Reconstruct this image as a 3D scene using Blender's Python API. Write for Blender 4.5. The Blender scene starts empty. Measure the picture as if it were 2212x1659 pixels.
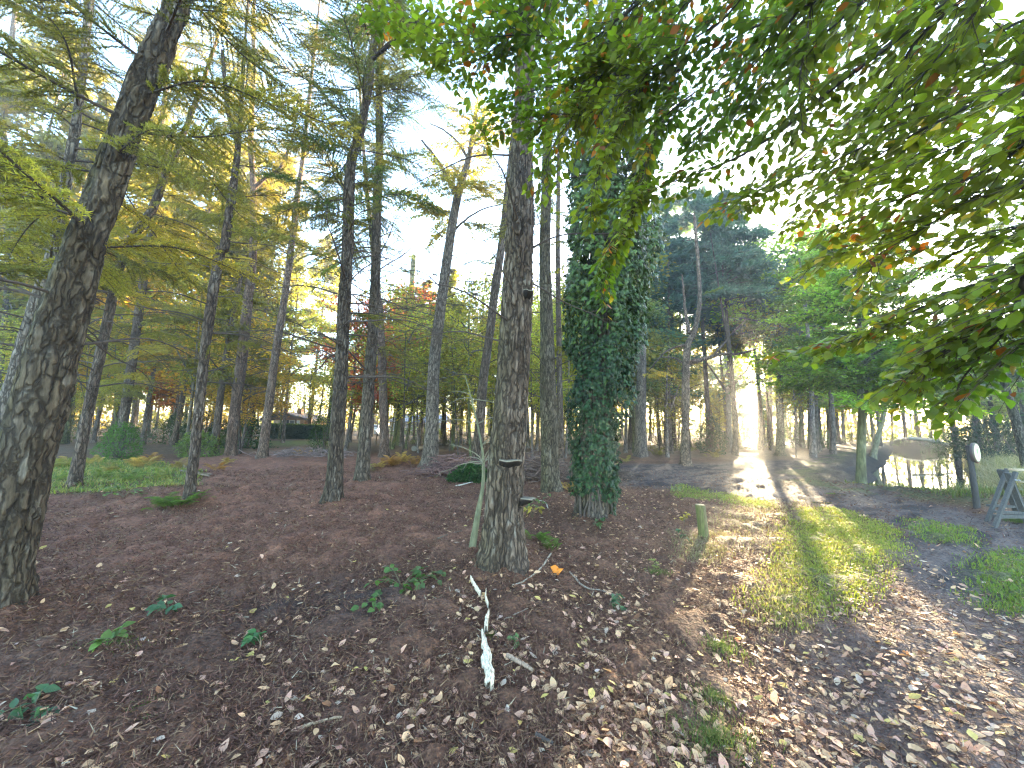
import bpy, math, random, time
import numpy as np
from mathutils import Vector, Matrix, Euler
T_START = time.time()
S = bpy.context.scene
C = S.collection
rng = np.random.default_rng(11)
random.seed(11)

# ------------------------------------------------------------------ camera, sky, sun, exposure
EYE = 1.55
PITCH, ROLL = 6.45, 1.0
FPX, CX, CY = 800.0, 1106.0, 829.5          # focal length and centre, for a picture 2212 x 1659
cam_d = bpy.data.cameras.new('camera')
cam = bpy.data.objects.new('camera', cam_d); C.objects.link(cam)
cam_d.sensor_width = 36.0; cam_d.lens = FPX/2212*36.0
cam_d.clip_start = 0.05; cam_d.clip_end = 2000
RM = Matrix.Rotation(math.radians(90+PITCH), 3, 'X') @ Matrix.Rotation(math.radians(ROLL), 3, 'Z')
cam.rotation_euler = RM.to_euler(); cam.location = (0, 0, EYE)
S.camera = cam
RMn = np.array(RM)

SUN_EL, SUN_AZ = 9.6, 33.0
se, sa = math.radians(SUN_EL), math.radians(SUN_AZ)
SUN = Vector((math.sin(sa)*math.cos(se), math.cos(sa)*math.cos(se), math.sin(se)))
SUNn = np.array(SUN)

world = bpy.data.worlds.new('World'); S.world = world; world.use_nodes = True
nt = world.node_tree; nt.nodes.clear()
sky = nt.nodes.new('ShaderNodeTexSky'); sky.sky_type = 'NISHITA'; sky.sun_disc = False
sky.sun_elevation = se; sky.sun_rotation = sa; sky.air_density = 1.0; sky.dust_density = .7; sky.ozone_density = 2.0
geo = nt.nodes.new('ShaderNodeNewGeometry')
dot = nt.nodes.new('ShaderNodeVectorMath'); dot.operation = 'DOT_PRODUCT'; dot.inputs[1].default_value = tuple(-SUN)
nt.links.new(geo.outputs['Incoming'], dot.inputs[0])
mx = nt.nodes.new('ShaderNodeMath'); mx.operation = 'MAXIMUM'; mx.inputs[1].default_value = 0.0
nt.links.new(dot.outputs['Value'], mx.inputs[0])
def lobe(power, col):
    p = nt.nodes.new('ShaderNodeMath'); p.operation = 'POWER'; p.inputs[1].default_value = power
    nt.links.new(mx.outputs[0], p.inputs[0])
    v = nt.nodes.new('ShaderNodeVectorMath'); v.operation = 'SCALE'; v.inputs[0].default_value = col
    nt.links.new(p.outputs[0], v.inputs['Scale']); return v.outputs[0]
add1 = nt.nodes.new('ShaderNodeVectorMath'); add1.operation = 'ADD'
add2 = nt.nodes.new('ShaderNodeVectorMath'); add2.operation = 'ADD'
nt.links.new(lobe(16.0, (4.0, 3.3, 2.2)), add1.inputs[0]); nt.links.new(lobe(5000.0, (900.0, 640.0, 300.0)), add1.inputs[1])
nt.links.new(add1.outputs[0], add2.inputs[0]); nt.links.new(sky.outputs[0], add2.inputs[1])
bg = nt.nodes.new('ShaderNodeBackground'); bg.inputs['Strength'].default_value = 0.15
nt.links.new(add2.outputs[0], bg.inputs['Color'])
wo = nt.nodes.new('ShaderNodeOutputWorld'); nt.links.new(bg.outputs[0], wo.inputs['Surface'])

sun_d = bpy.data.lights.new('sun', 'SUN'); sun_d.energy = 5.0; sun_d.angle = math.radians(0.5); sun_d.color = (1.0, 0.80, 0.50)
sun_o = bpy.data.objects.new('sun', sun_d); C.objects.link(sun_o)
sun_o.rotation_euler = SUN.to_track_quat('Z', 'Y').to_euler(); sun_o.location = (30, 45, 30)

vs = S.view_settings
vs.view_transform = 'Standard'; vs.look = 'None'; vs.gamma = 1.0; vs.use_curve_mapping = False
vs.exposure = 3.95
S.render.engine = 'CYCLES'
cy = S.cycles
cy.max_bounces = 7; cy.diffuse_bounces = 4; cy.glossy_bounces = 3; cy.transmission_bounces = 4; cy.volume_bounces = 0
cy.transparent_max_bounces = 4; cy.sample_clamp_indirect = 2.0; cy.use_denoising = True; cy.sample_clamp_direct = 3.0; cy.pixel_filter_type = 'BLACKMAN_HARRIS'; cy.filter_width = 1.25; cy.caustics_reflective = False; cy.caustics_refractive = False

# ------------------------------------------------------------------ helpers: picture rays, noise, meshes
def ray(px, py):
    d = RMn @ np.array([(px-CX)/FPX, -(py-CY)/FPX, -1.0])
    return d
def at_depth(px, py, Y):
    """the point on the sight line of picture point (px,py) that lies at distance Y ahead"""
    d = ray(px, py); return np.array([0, 0, EYE]) + d*(Y/d[1])
def project(P):
    q = (np.asarray(P) - np.array([0, 0, EYE])) @ RMn
    z = -q[..., 2]
    zz = np.where(np.abs(z) < 1e-4, 1e-4, z)
    return CX + FPX*q[..., 0]/zz, CY - FPX*q[..., 1]/zz, z

def _hash(ix, iy, iz, seed):
    h = (ix.astype(np.int64)*374761393 + iy.astype(np.int64)*668265263 + iz.astype(np.int64)*2147483647 + seed*144665) & 0xffffffff
    h = ((h ^ (h >> 13))*1274126177) & 0xffffffff
    h = ((h ^ (h >> 15))*2246822519) & 0xffffffff
    return ((h ^ (h >> 16)) & 0xffffff)/float(0xffffff)
def noise3(x, y, z, seed=0):
    x, y, z = np.broadcast_arrays(np.asarray(x, float), np.asarray(y, float), np.asarray(z, float))
    ix, iy, iz = np.floor(x), np.floor(y), np.floor(z)
    fx, fy, fz = x-ix, y-iy, z-iz
    ux, uy, uz = fx*fx*(3-2*fx), fy*fy*(3-2*fy), fz*fz*(3-2*fz)
    def g(a, b, c): return _hash(ix+a, iy+b, iz+c, seed)
    x00 = g(0,0,0)*(1-ux)+g(1,0,0)*ux; x10 = g(0,1,0)*(1-ux)+g(1,1,0)*ux
    x01 = g(0,0,1)*(1-ux)+g(1,0,1)*ux; x11 = g(0,1,1)*(1-ux)+g(1,1,1)*ux
    return (x00*(1-uy)+x10*uy)*(1-uz) + (x01*(1-uy)+x11*uy)*uz
def noise2(x, y, seed=0):
    x, y = np.broadcast_arrays(np.asarray(x, float), np.asarray(y, float))
    ix, iy = np.floor(x), np.floor(y); fx, fy = x-ix, y-iy
    ux, uy = fx*fx*(3-2*fx), fy*fy*(3-2*fy); z0 = np.zeros_like(ix)
    a = _hash(ix, iy, z0, seed); b = _hash(ix+1, iy, z0, seed); c = _hash(ix, iy+1, z0, seed); d = _hash(ix+1, iy+1, z0, seed)
    return (a*(1-ux)+b*ux)*(1-uy) + (c*(1-ux)+d*ux)*uy
def worley3(x, y, z, seed=0):
    ix, iy, iz = np.floor(x), np.floor(y), np.floor(z)
    f1 = np.full(x.shape, 9.0); f2 = np.full(x.shape, 9.0)
    for a in (-1, 0, 1):
        for b in (-1, 0, 1):
            for c in (-1, 0, 1):
                jx, jy, jz = ix+a, iy+b, iz+c
                d = np.sqrt((jx+_hash(jx,jy,jz,seed)-x)**2 + (jy+_hash(jx,jy,jz,seed+7)-y)**2 + (jz+_hash(jx,jy,jz,seed+13)-z)**2)
                f2 = np.minimum(f2, np.maximum(f1, d)); f1 = np.minimum(f1, d)
    return f1, f2
def sstep(a, b, x):
    t = np.clip((x-a)/(b-a), 0, 1); return t*t*(3-2*t)

class Acc:
    """collects triangles and quads with a colour per vertex; build() makes ONE mesh of them"""
    def __init__(s): s.v=[]; s.f3=[]; s.f4=[]; s.c=[]; s.m3=[]; s.m4=[]; s.uv=[]; s.n=0
    def add(s, v, f, col=(1,1,1), mat=0, uv=None):
        v = np.asarray(v, float).reshape(-1, 3); f = np.asarray(f, np.int64)
        c = np.asarray(col, float)
        if c.ndim == 1: c = np.broadcast_to(c, (len(v), 3))
        s.v.append(v); s.c.append(c)
        s.uv.append(np.zeros((len(v), 2)) if uv is None else np.asarray(uv, float))
        (s.f3 if f.shape[1] == 3 else s.f4).append(f + s.n)
        (s.m3 if f.shape[1] == 3 else s.m4).append(np.full(len(f), mat, np.int32))
        s.n += len(v)
    def add_acc(s, o, M=None, tint=None):
        v, f3, f4, c, uv, m3, m4 = o.arrays()
        if M is not None: v = v @ M[:3, :3].T + M[:3, 3]
        if tint is not None: c = c*np.asarray(tint)
        s.v.append(v); s.c.append(c); s.uv.append(uv)
        if len(f3): s.f3.append(f3+s.n); s.m3.append(m3)
        if len(f4): s.f4.append(f4+s.n); s.m4.append(m4)
        s.n += len(v)
    def arrays(s):
        cat = lambda l, w, t: np.concatenate(l) if l else np.zeros((0, w) if w else 0, t)
        return (cat(s.v,3,float), cat(s.f3,3,np.int64), cat(s.f4,4,np.int64), cat(s.c,3,float), cat(s.uv,2,float), cat(s.m3,0,np.int32), cat(s.m4,0,np.int32))
    def mesh(s, name, mats, smooth=False):
        v, f3, f4, c, uv, m3, m4 = s.arrays()
        me = bpy.data.meshes.new(name)
        me.vertices.add(len(v)); me.vertices.foreach_set('co', v.astype(np.float32).ravel())
        li = np.concatenate([f3.ravel(), f4.ravel()]).astype(np.int32)
        me.loops.add(len(li)); me.loops.foreach_set('vertex_index', li)
        n3, n4 = len(f3), len(f4)
        me.polygons.add(n3+n4)
        st = np.concatenate([np.arange(n3)*3, n3*3+np.arange(n4)*4]).astype(np.int32)
        me.polygons.foreach_set('loop_start', st)
        me.polygons.foreach_set('material_index', np.concatenate([m3, m4]).astype(np.int32))
        me.polygons.foreach_set('use_smooth', np.full(n3+n4, smooth))
        me.update(calc_edges=True)
        a = me.color_attributes.new('Col', 'FLOAT_COLOR', 'POINT')
        a.data.foreach_set('color', np.concatenate([c, np.ones((len(c), 1))], 1).astype(np.float32).ravel())
        if np.any(uv):
            u = me.attributes.new('leafuv', 'FLOAT2', 'POINT'); u.data.foreach_set('vector', uv.astype(np.float32).ravel())
        for m in (mats if isinstance(mats, (list, tuple)) else [mats]): me.materials.append(m)
        return me
    def build(s, name, mats, parent=None, smooth=False):
        return link(name, s.mesh(name, mats, smooth), parent)

def link(name, me, parent=None, M=None):
    o = bpy.data.objects.new(name, me); C.objects.link(o)
    if parent is not None: o.parent = parent
    if M is not None: o.matrix_local = M
    return o
def tag(o, label=None, cat=None, group=None, kind=None):
    if label: o['label'] = label
    if cat: o['category'] = cat
    if group: o['group'] = group
    if kind: o['kind'] = kind
    return o
def empty(name, loc=(0,0,0), label=None, cat=None, group=None, rz=0.0):
    o = bpy.data.objects.new(name, None); C.objects.link(o); o.location = loc; o.rotation_euler = (0, 0, rz)
    o.empty_display_size = 0.2
    return tag(o, label, cat, group)

def frames(P):
    P = np.asarray(P, float); T = np.gradient(P, axis=0); T /= np.linalg.norm(T, axis=1)[:, None]+1e-12
    ref = np.array([1.0, 0, 0]) if abs(T[0][0]) < 0.8 else np.array([0, 1.0, 0])
    A = ref - T*(T@ref)[:, None]; A /= np.linalg.norm(A, axis=1)[:, None]+1e-12
    B = np.cross(T, A); return T, A, B
def tube(acc, P, R, sides=6, col=(1,1,1), mat=0, cap=True):
    P = np.asarray(P, float); n = len(P); R = np.broadcast_to(np.asarray(R, float), (n,))
    T, A, B = frames(P)
    th = np.arange(sides)*2*math.pi/sides
    V = P[:, None] + R[:, None, None]*(np.cos(th)[None, :, None]*A[:, None] + np.sin(th)[None, :, None]*B[:, None])
    i = np.arange(n-1)[:, None]; j = np.arange(sides)[None]
    F = np.stack([i*sides+j, i*sides+(j+1) % sides, (i+1)*sides+(j+1) % sides, (i+1)*sides+j], -1).reshape(-1, 4)
    acc.add(V.reshape(-1, 3), F, col, mat)
    if cap:
        for k, flip in ((0, True), (n-1, False)):
            idx = np.arange(sides); f = np.stack([np.full(sides, sides), idx, (idx+1) % sides], 1)
            if flip: f = f[:, ::-1]
            acc.add(np.vstack([V[k], P[k]]), f, col, mat)
def box(acc, c, size, M=None, col=(1,1,1), mat=0, bevel=0.0):
    x, y, z = np.asarray(size)/2.0
    if bevel <= 0:
        v = np.array([[a*x, b*y, d*z] for d in (-1, 1) for b in (-1, 1) for a in (-1, 1)])
        f = np.array([[0,2,3,1],[4,5,7,6],[0,1,5,4],[2,6,7,3],[0,4,6,2],[1,3,7,5]])
    else:
        b = min(bevel, x*.9, y*.9, z*.9); v = []
        for (rx, ry, rz) in ((x-b, y-b, -z), (x, y-b, -z+b), (x, y-b, z-b), (x-b, y-b, z)): pass
        prof = [(-z, b), (-z+b, 0.0), (z-b, 0.0), (z, b)]
        for (zz, ins) in prof:
            v += [(-x+ins, -y+ins, zz), (x-ins, -y+ins, zz), (x-ins, y-ins, zz), (-x+ins, y-ins, zz)]
        v = np.array(v); f = [[3, 2, 1, 0], [12, 13, 14, 15]]
        for k in range(3):
            for j in range(4): f.append([k*4+j, k*4+(j+1) % 4, (k+1)*4+(j+1) % 4, (k+1)*4+j])
        f = np.array(f)
    if M is not None: v = v @ np.asarray(M)[:3, :3].T
    acc.add(v + np.asarray(c), f, col, mat)
def bar(acc, a, b, w, t, col=(1,1,1), mat=0, bevel=0.004, up=(0,0,1)):
    a, b = np.asarray(a, float), np.asarray(b, float); L = np.linalg.norm(b-a); z = (b-a)/L
    x = np.cross(np.asarray(up, float), z)
    if np.linalg.norm(x) < 1e-3: x = np.cross(np.array([1.0, 0, 0]), z)
    x /= np.linalg.norm(x); y = np.cross(z, x)
    box(acc, (a+b)/2, (w, t, L), np.stack([x, y, z], 1), col, mat, bevel)
def resample(P, n):
    P = np.asarray(P, float); m = len(P)
    if m == 2: t = np.linspace(0, 1, n)[:, None]; return P[0]*(1-t)+P[1]*t
    Q = np.vstack([2*P[0]-P[1], P, 2*P[-1]-P[-2]])
    u = np.linspace(0, m-1-1e-6, n); k = u.astype(int); t = (u-k)[:, None]
    a, b, c, d = Q[k], Q[k+1], Q[k+2], Q[k+3]
    return .5*((2*b)+(-a+c)*t+(2*a-5*b+4*c-d)*t*t+(-a+3*b-3*c+d)*t**3)

# ------------------------------------------------------------------ materials
def new_mat(name):
    m = bpy.data.materials.new(name); m.use_nodes = True; m.node_tree.nodes.clear(); return m, m.node_tree
def N(t, typ, **kw):
    n = t.nodes.new(typ)
    for k, v in kw.items():
        if k.startswith('i_'): n.inputs[k[2:].replace('_', ' ')].default_value = v
        else: setattr(n, k, v)
    return n
def out(t, sh):
    o = t.nodes.new('ShaderNodeOutputMaterial'); t.links.new(sh, o.inputs['Surface'])
def mixrgb(t, fac, a, b, mode='MIX'):
    n = t.nodes.new('ShaderNodeMix'); n.data_type = 'RGBA'; n.blend_type = mode
    for s, v in ((n.inputs[0], fac), (n.inputs[6], a), (n.inputs[7], b)):
        if isinstance(v, bpy.types.NodeSocket): t.links.new(v, s)
        elif isinstance(v, (int, float)): s.default_value = v
        else: s.default_value = (*v, 1.0)
    return n.outputs[2]
def ramp(t, fac, stops):
    r = t.nodes.new('ShaderNodeValToRGB'); cr = r.color_ramp
    while len(cr.elements) < len(stops): cr.elements.new(0.5)
    for e, (p, c) in zip(cr.elements, stops): e.position = p; e.color = (*c, 1.0)
    t.links.new(fac, r.inputs[0]); return r.outputs[0]

def leaf_mat(name, trans=0.45, rough=0.5, spec=0.3, vary=0.25, veins=False, boost=(1.25, 1.25, 0.7)):
    m, t = new_mat(name)
    at = N(t, 'ShaderNodeAttribute', attribute_name='Col')
    oi = N(t, 'ShaderNodeObjectInfo')
    mr = N(t, 'ShaderNodeMapRange'); mr.inputs['To Min'].default_value = 1-vary; mr.inputs['To Max'].default_value = 1+vary
    t.links.new(oi.outputs['Random'], mr.inputs['Value'])
    col = N(t, 'ShaderNodeVectorMath', operation='SCALE'); t.links.new(at.outputs['Color'], col.inputs[0]); t.links.new(mr.outputs[0], col.inputs['Scale'])
    oc = N(t, 'ShaderNodeVectorMath', operation='MULTIPLY'); t.links.new(col.outputs[0], oc.inputs[0]); t.links.new(oi.outputs['Color'], oc.inputs[1])
    base = oc.outputs[0]
    pr = N(t, 'ShaderNodeBsdfPrincipled'); pr.inputs['Roughness'].default_value = rough; pr.inputs['Specular IOR Level'].default_value = spec
    if veins:
        uv = N(t, 'ShaderNodeAttribute', attribute_name='leafuv')
        sep = N(t, 'ShaderNodeSeparateXYZ'); t.links.new(uv.outputs['Vector'], sep.inputs[0])
        ab = N(t, 'ShaderNodeMath', operation='ABSOLUTE'); t.links.new(sep.outputs['X'], ab.inputs[0])
        m1 = N(t, 'ShaderNodeMath', operation='MULTIPLY_ADD'); m1.inputs[1].default_value = -0.5; t.links.new(ab.outputs[0], m1.inputs[0]); t.links.new(sep.outputs['Y'], m1.inputs[2])
        m2 = N(t, 'ShaderNodeMath', operation='MULTIPLY'); m2.inputs[1].default_value = 50.0; t.links.new(m1.outputs[0], m2.inputs[0])
        sn = N(t, 'ShaderNodeMath', operation='SINE'); t.links.new(m2.outputs[0], sn.inputs[0])
        bu = N(t, 'ShaderNodeBump'); bu.inputs['Strength'].default_value = 0.35; bu.inputs['Distance'].default_value = 0.002
        t.links.new(sn.outputs[0], bu.inputs['Height']); t.links.new(bu.outputs[0], pr.inputs['Normal'])
        no = N(t, 'ShaderNodeTexNoise'); no.inputs['Scale'].default_value = 60.0
        base = mixrgb(t, 0.22, base, no.outputs['Color'], 'OVERLAY')
    t.links.new(base, pr.inputs['Base Color'])
    tr = N(t, 'ShaderNodeBsdfTranslucent')
    tb = N(t, 'ShaderNodeVectorMath', operation='MULTIPLY'); t.links.new(base, tb.inputs[0]); tb.inputs[1].default_value = boost
    t.links.new(tb.outputs[0], tr.inputs['Color'])
    mx = N(t, 'ShaderNodeMixShader'); mx.inputs[0].default_value = trans
    t.links.new(pr.outputs[0], mx.inputs[1]); t.links.new(tr.outputs[0], mx.inputs[2])
    out(t, mx.outputs[0]); return m
def bark_mat(name, scale=1.0, bump=0.8, rough=0.9, furrow=.7):
    m, t = new_mat(name)
    at = N(t, 'ShaderNodeAttribute', attribute_name='Col')
    tc = N(t, 'ShaderNodeTexCoord'); mp = N(t, 'ShaderNodeMapping'); mp.inputs['Scale'].default_value = (40*scale, 40*scale, 7*scale)
    t.links.new(tc.outputs['Object'], mp.inputs[0])
    n1 = N(t, 'ShaderNodeTexNoise'); n1.inputs['Scale'].default_value = 1.0; n1.inputs['Detail'].default_value = 8; n1.inputs['Roughness'].default_value = .65
    t.links.new(mp.outputs[0], n1.inputs['Vector'])
    mp2 = N(t, 'ShaderNodeMapping'); mp2.inputs['Scale'].default_value = (3, 3, 1.2); t.links.new(tc.outputs['Object'], mp2.inputs[0])
    n2 = N(t, 'ShaderNodeTexNoise'); n2.inputs['Scale'].default_value = 1.6; n2.inputs['Detail'].default_value = 5; t.links.new(mp2.outputs[0], n2.inputs['Vector'])
    g1 = ramp(t, n1.outputs['Fac'], [(.25, (.40,.37,.35)), (.5, (.95,.95,.95)), (.75, (1.7,1.65,1.6))])
    # furrows between long bark plates
    wn = N(t, 'ShaderNodeTexNoise'); wn.inputs['Scale'].default_value = 7.0*scale; wn.inputs['Detail'].default_value = 3; t.links.new(tc.outputs['Object'], wn.inputs['Vector'])
    wa = N(t, 'ShaderNodeVectorMath', operation='MULTIPLY_ADD'); t.links.new(wn.outputs['Color'], wa.inputs[0]); wa.inputs[1].default_value = (.10/scale, .10/scale, .25/scale); t.links.new(tc.outputs['Object'], wa.inputs[2])
    mp3 = N(t, 'ShaderNodeMapping'); mp3.inputs['Scale'].default_value = (19*scale, 19*scale, 3.6*scale); t.links.new(wa.outputs[0], mp3.inputs[0])
    vo = N(t, 'ShaderNodeTexVoronoi'); vo.feature = 'DISTANCE_TO_EDGE'; vo.inputs['Scale'].default_value = 1.0; t.links.new(mp3.outputs[0], vo.inputs['Vector'])
    cr = N(t, 'ShaderNodeMapRange'); cr.interpolation_type = 'SMOOTHSTEP'; cr.inputs['From Min'].default_value = .015; cr.inputs['From Max'].default_value = .20; t.links.new(vo.outputs['Distance'], cr.inputs['Value'])
    g2 = ramp(t, n2.outputs['Fac'], [(.3, (.75,.72,.70)), (.7, (1.2,1.22,1.2))])
    c = mixrgb(t, 1.0, at.outputs['Color'], g1, 'MULTIPLY'); c = mixrgb(t, 1.0, c, g2, 'MULTIPLY')
    if furrow > 0:
        fm = N(t, 'ShaderNodeMapRange'); fm.inputs['To Min'].default_value = 1-furrow; t.links.new(cr.outputs[0], fm.inputs['Value'])
        c = mixrgb(t, fm.outputs[0], (.014,.009,.006), c)
    pr = N(t, 'ShaderNodeBsdfPrincipled'); pr.inputs['Roughness'].default_value = rough; pr.inputs['Specular IOR Level'].default_value = .2
    t.links.new(c, pr.inputs['Base Color'])
    bu = N(t, 'ShaderNodeBump'); bu.inputs['Strength'].default_value = bump; bu.inputs['Distance'].default_value = .035
    hm = N(t, 'ShaderNodeMath', operation='MULTIPLY_ADD'); t.links.new(cr.outputs[0], hm.inputs[0]); hm.inputs[1].default_value = 1.1*furrow; t.links.new(n1.outputs['Fac'], hm.inputs[2])
    t.links.new(hm.outputs[0], bu.inputs['Height']); t.links.new(bu.outputs[0], pr.inputs['Normal'])
    out(t, pr.outputs[0]); return m
def plain_mat(name, rough=0.7, spec=0.3, nscale=30.0, contrast=0.35, bump=0.25, stretch=(1,1,1), metallic=0.0):
    """colour from the mesh, grain from noise"""
    m, t = new_mat(name)
    at = N(t, 'ShaderNodeAttribute', attribute_name='Col'); tc = N(t, 'ShaderNodeTexCoord')
    mp = N(t, 'ShaderNodeMapping'); mp.inputs['Scale'].default_value = stretch; t.links.new(tc.outputs['Object'], mp.inputs[0])
    n1 = N(t, 'ShaderNodeTexNoise'); n1.inputs['Scale'].default_value = nscale; n1.inputs['Detail'].default_value = 6; t.links.new(mp.outputs[0], n1.inputs['Vector'])
    g = ramp(t, n1.outputs['Fac'], [(.25, (1-contrast,)*3), (.75, (1+contrast,)*3)])
    c = mixrgb(t, 1.0, at.outputs['Color'], g, 'MULTIPLY')
    pr = N(t, 'ShaderNodeBsdfPrincipled'); pr.inputs['Roughness'].default_value = rough; pr.inputs['Specular IOR Level'].default_value = spec; pr.inputs['Metallic'].default_value = metallic
    t.links.new(c, pr.inputs['Base Color'])
    bu = N(t, 'ShaderNodeBump'); bu.inputs['Strength'].default_value = bump; bu.inputs['Distance'].default_value = .01
    t.links.new(n1.outputs['Fac'], bu.inputs['Height']); t.links.new(bu.outputs[0], pr.inputs['Normal'])
    out(t, pr.outputs[0]); return m
M_BARK = bark_mat('conifer_bark'); M_BARK_FAR = bark_mat('far_bark', .6, .8, .9, .6); M_SMOOTH = bark_mat('smooth_bark', .6, .25, .75, 0)
M_TWIG = plain_mat('twig_wood', .85, .2, 40)
M_NEEDLE = leaf_mat('needles', .5, .6, .2, .30, False, (1.4, 1.3, .6))
M_BROAD = leaf_mat('broad_leaves', .62, .5, .3, .22, False, (1.4, 1.3, .6))
M_BEECH = leaf_mat('beech_leaves', .58, .38, .40, .10, True, (1.55, 1.45, .45))
M_IVY = leaf_mat('ivy_leaves', .16, .38, .35, .25, True, (1.3, 1.4, .6))
M_DRY = leaf_mat('dry_leaves', .18, .6, .25, .16, True, (1.1, 1.0, .8))
M_GRASS = leaf_mat('grass_blades', .45, .5, .3, .1)
M_WOOD = plain_mat('weathered_wood', .8, .25, 14, .4, .4, (6, 6, 1))
M_LITTER = leaf_mat('litter_bits', .1, .8, .15, .1)
# ------------------------------------------------------------------ ground
DITCH = np.array([(12.1, 11.0), (15.2, 14.0), (22.0, 20.2), (31.2, 28.3), (49.0, 45.0), (80.0, 74.0)])
WATER_Z = -0.52
def ditch_dist(x, y):
    d = np.full(np.shape(x), 1e9); tt = np.zeros(np.shape(x))
    for k in range(len(DITCH)-1):
        a, b = DITCH[k], DITCH[k+1]; ab = b-a; L2 = ab@ab
        t = np.clip(((x-a[0])*ab[0]+(y-a[1])*ab[1])/L2, 0, 1)
        e = np.hypot(x-a[0]-t*ab[0], y-a[1]-t*ab[1])
        tt = np.where(e < d, k+t, tt); d = np.minimum(d, e)
    return d, tt
def px_poly(pts):
    o = []
    for (px, py) in pts:
        d = ray(px, py); s = EYE/max(-d[2], 0.012); o.append((d[0]*s, d[1]*s))
    return np.array(o)
def poly_mask(x, y, poly, soft):
    """1 inside the polygon, fading over soft metres"""
    n = len(poly); inside = np.zeros(np.shape(x), bool); d = np.full(np.shape(x), 1e9)
    for k in range(n):
        a, b = poly[k], poly[(k+1) % n]; ab = b-a
        t = np.clip(((x-a[0])*ab[0]+(y-a[1])*ab[1])/(ab@ab+1e-9), 0, 1)
        d = np.minimum(d, np.hypot(x-a[0]-t*ab[0], y-a[1]-t*ab[1]))
        c = ((a[1] > y) != (b[1] > y)) & (x < (b[0]-a[0])*(y-a[1])/(b[1]-a[1]+1e-12)+a[0]); inside ^= c
    sd = np.where(inside, d, -d); return sstep(-soft, soft, sd)
Z_MUD = px_poly([(1800,968),(1850,968),(1850,1040),(1960,1082),(2212,1128),(2420,1165),(2450,1420),(1960,1230),(1930,1150),(1850,1112),(1700,1085),(1500,1062),(1330,1050),(1320,1002),(1600,1000),(1720,990)])
Z_PATH = px_poly([(1950,1170),(2070,1180),(2180,1240),(2500,1480),(2900,2600),(1450,2600),(1500,1660),(1640,1420),(1860,1290)])
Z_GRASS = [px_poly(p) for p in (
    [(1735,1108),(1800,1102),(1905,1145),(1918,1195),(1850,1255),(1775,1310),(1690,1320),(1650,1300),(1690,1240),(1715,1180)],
    [(2120,1215),(2212,1195),(2380,1250),(2300,1330),(2140,1290)],
    [(1985,1128),(2060,1140),(2080,1172),(2010,1165)],
    [(1470,1050),(1540,1062),(1660,1082),(1650,1096),(1560,1084),(1470,1075)])]
Z_DRYGRASS = [px_poly(p) for p in ([(1640,1255),(1690,1230),(1740,1320),(1650,1335)], [(1560,1080),(1760,1085),(1700,1200),(1600,1180),(1540,1120)], [(1480,1150),(1545,1150),(1560,1195),(1490,1200)])]
Z_MOSS_LEFT = px_poly([(60,1000),(160,990),(330,1000),(420,1020),(400,1062),(230,1066),(60,1064)])
Z_RED = px_poly([(330,1000),(620,965),(1000,1010),(1000,1140),(900,1190),(300,1250),(60,1230),(60,1075),(330,1075)])
Z_DARK = px_poly([(560,1270),(800,1230),(860,1290),(780,1370),(540,1420),(420,1380)])
Z_LAWN = px_poly([(560,953),(720,953),(740,961),(540,962)])
BASES = []       # (x, y, radius, height) low mounds round the trunks
def Hc(x, y):
    """ground height without the finest crumbs"""
    x = np.asarray(x, float); y = np.asarray(y, float); r = np.hypot(x, y)
    h = .16*(noise2(x*.33+5, y*.33, 1)-.5) + .085*(noise2(x*1.05, y*1.05+9, 2)-.5)
    h = h*sstep(.0, 2.5, r)
    mud = poly_mask(x, y, Z_MUD, .6)
    h = h*(1-.5*mud) + mud*(.07*(noise2(x*1.3+y*.9, (y-x*.6)*4.2, 5)-.55))
    pth = poly_mask(x, y, Z_PATH, .7); h = h - .05*pth
    # low bank of raked litter on the left
    bx, by = x+6.4, y-8.0
    h = h + .17*np.exp(-(bx/2.6)**2-(by/.55)**2)
    d, t = ditch_dist(x, y); w = .95+.25*t + .4*(noise2(x*.6, y*.6, 8)-.5)
    h = h - sstep(w+1.0, w-.5, d)*(1.05) + .10*np.exp(-((d-w-1.6)/.7)**2)*(noise2(x*.8, y*.8, 4))
    for (a, b, rr, hh) in BASES:
        h = h + hh*np.exp(-((x-a)**2+(y-b)**2)/(rr*rr))
    return h
def on_ground(px, py):
    """where the sight line of a picture point meets the ground"""
    d = ray(px, py); s0 = np.linspace(.3, 260, 6000)**1.0
    s = np.geomspace(.5, 300, 4000)
    P = np.array([0, 0, EYE]) + d*s[:, None]
    hit = np.nonzero(P[:, 2] < Hc(P[:, 0], P[:, 1]))[0]
    return P[hit[0]] if len(hit) else P[-1]
def zc(x, y): return float(Hc(np.array([x]), np.array([y]))[0])
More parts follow.
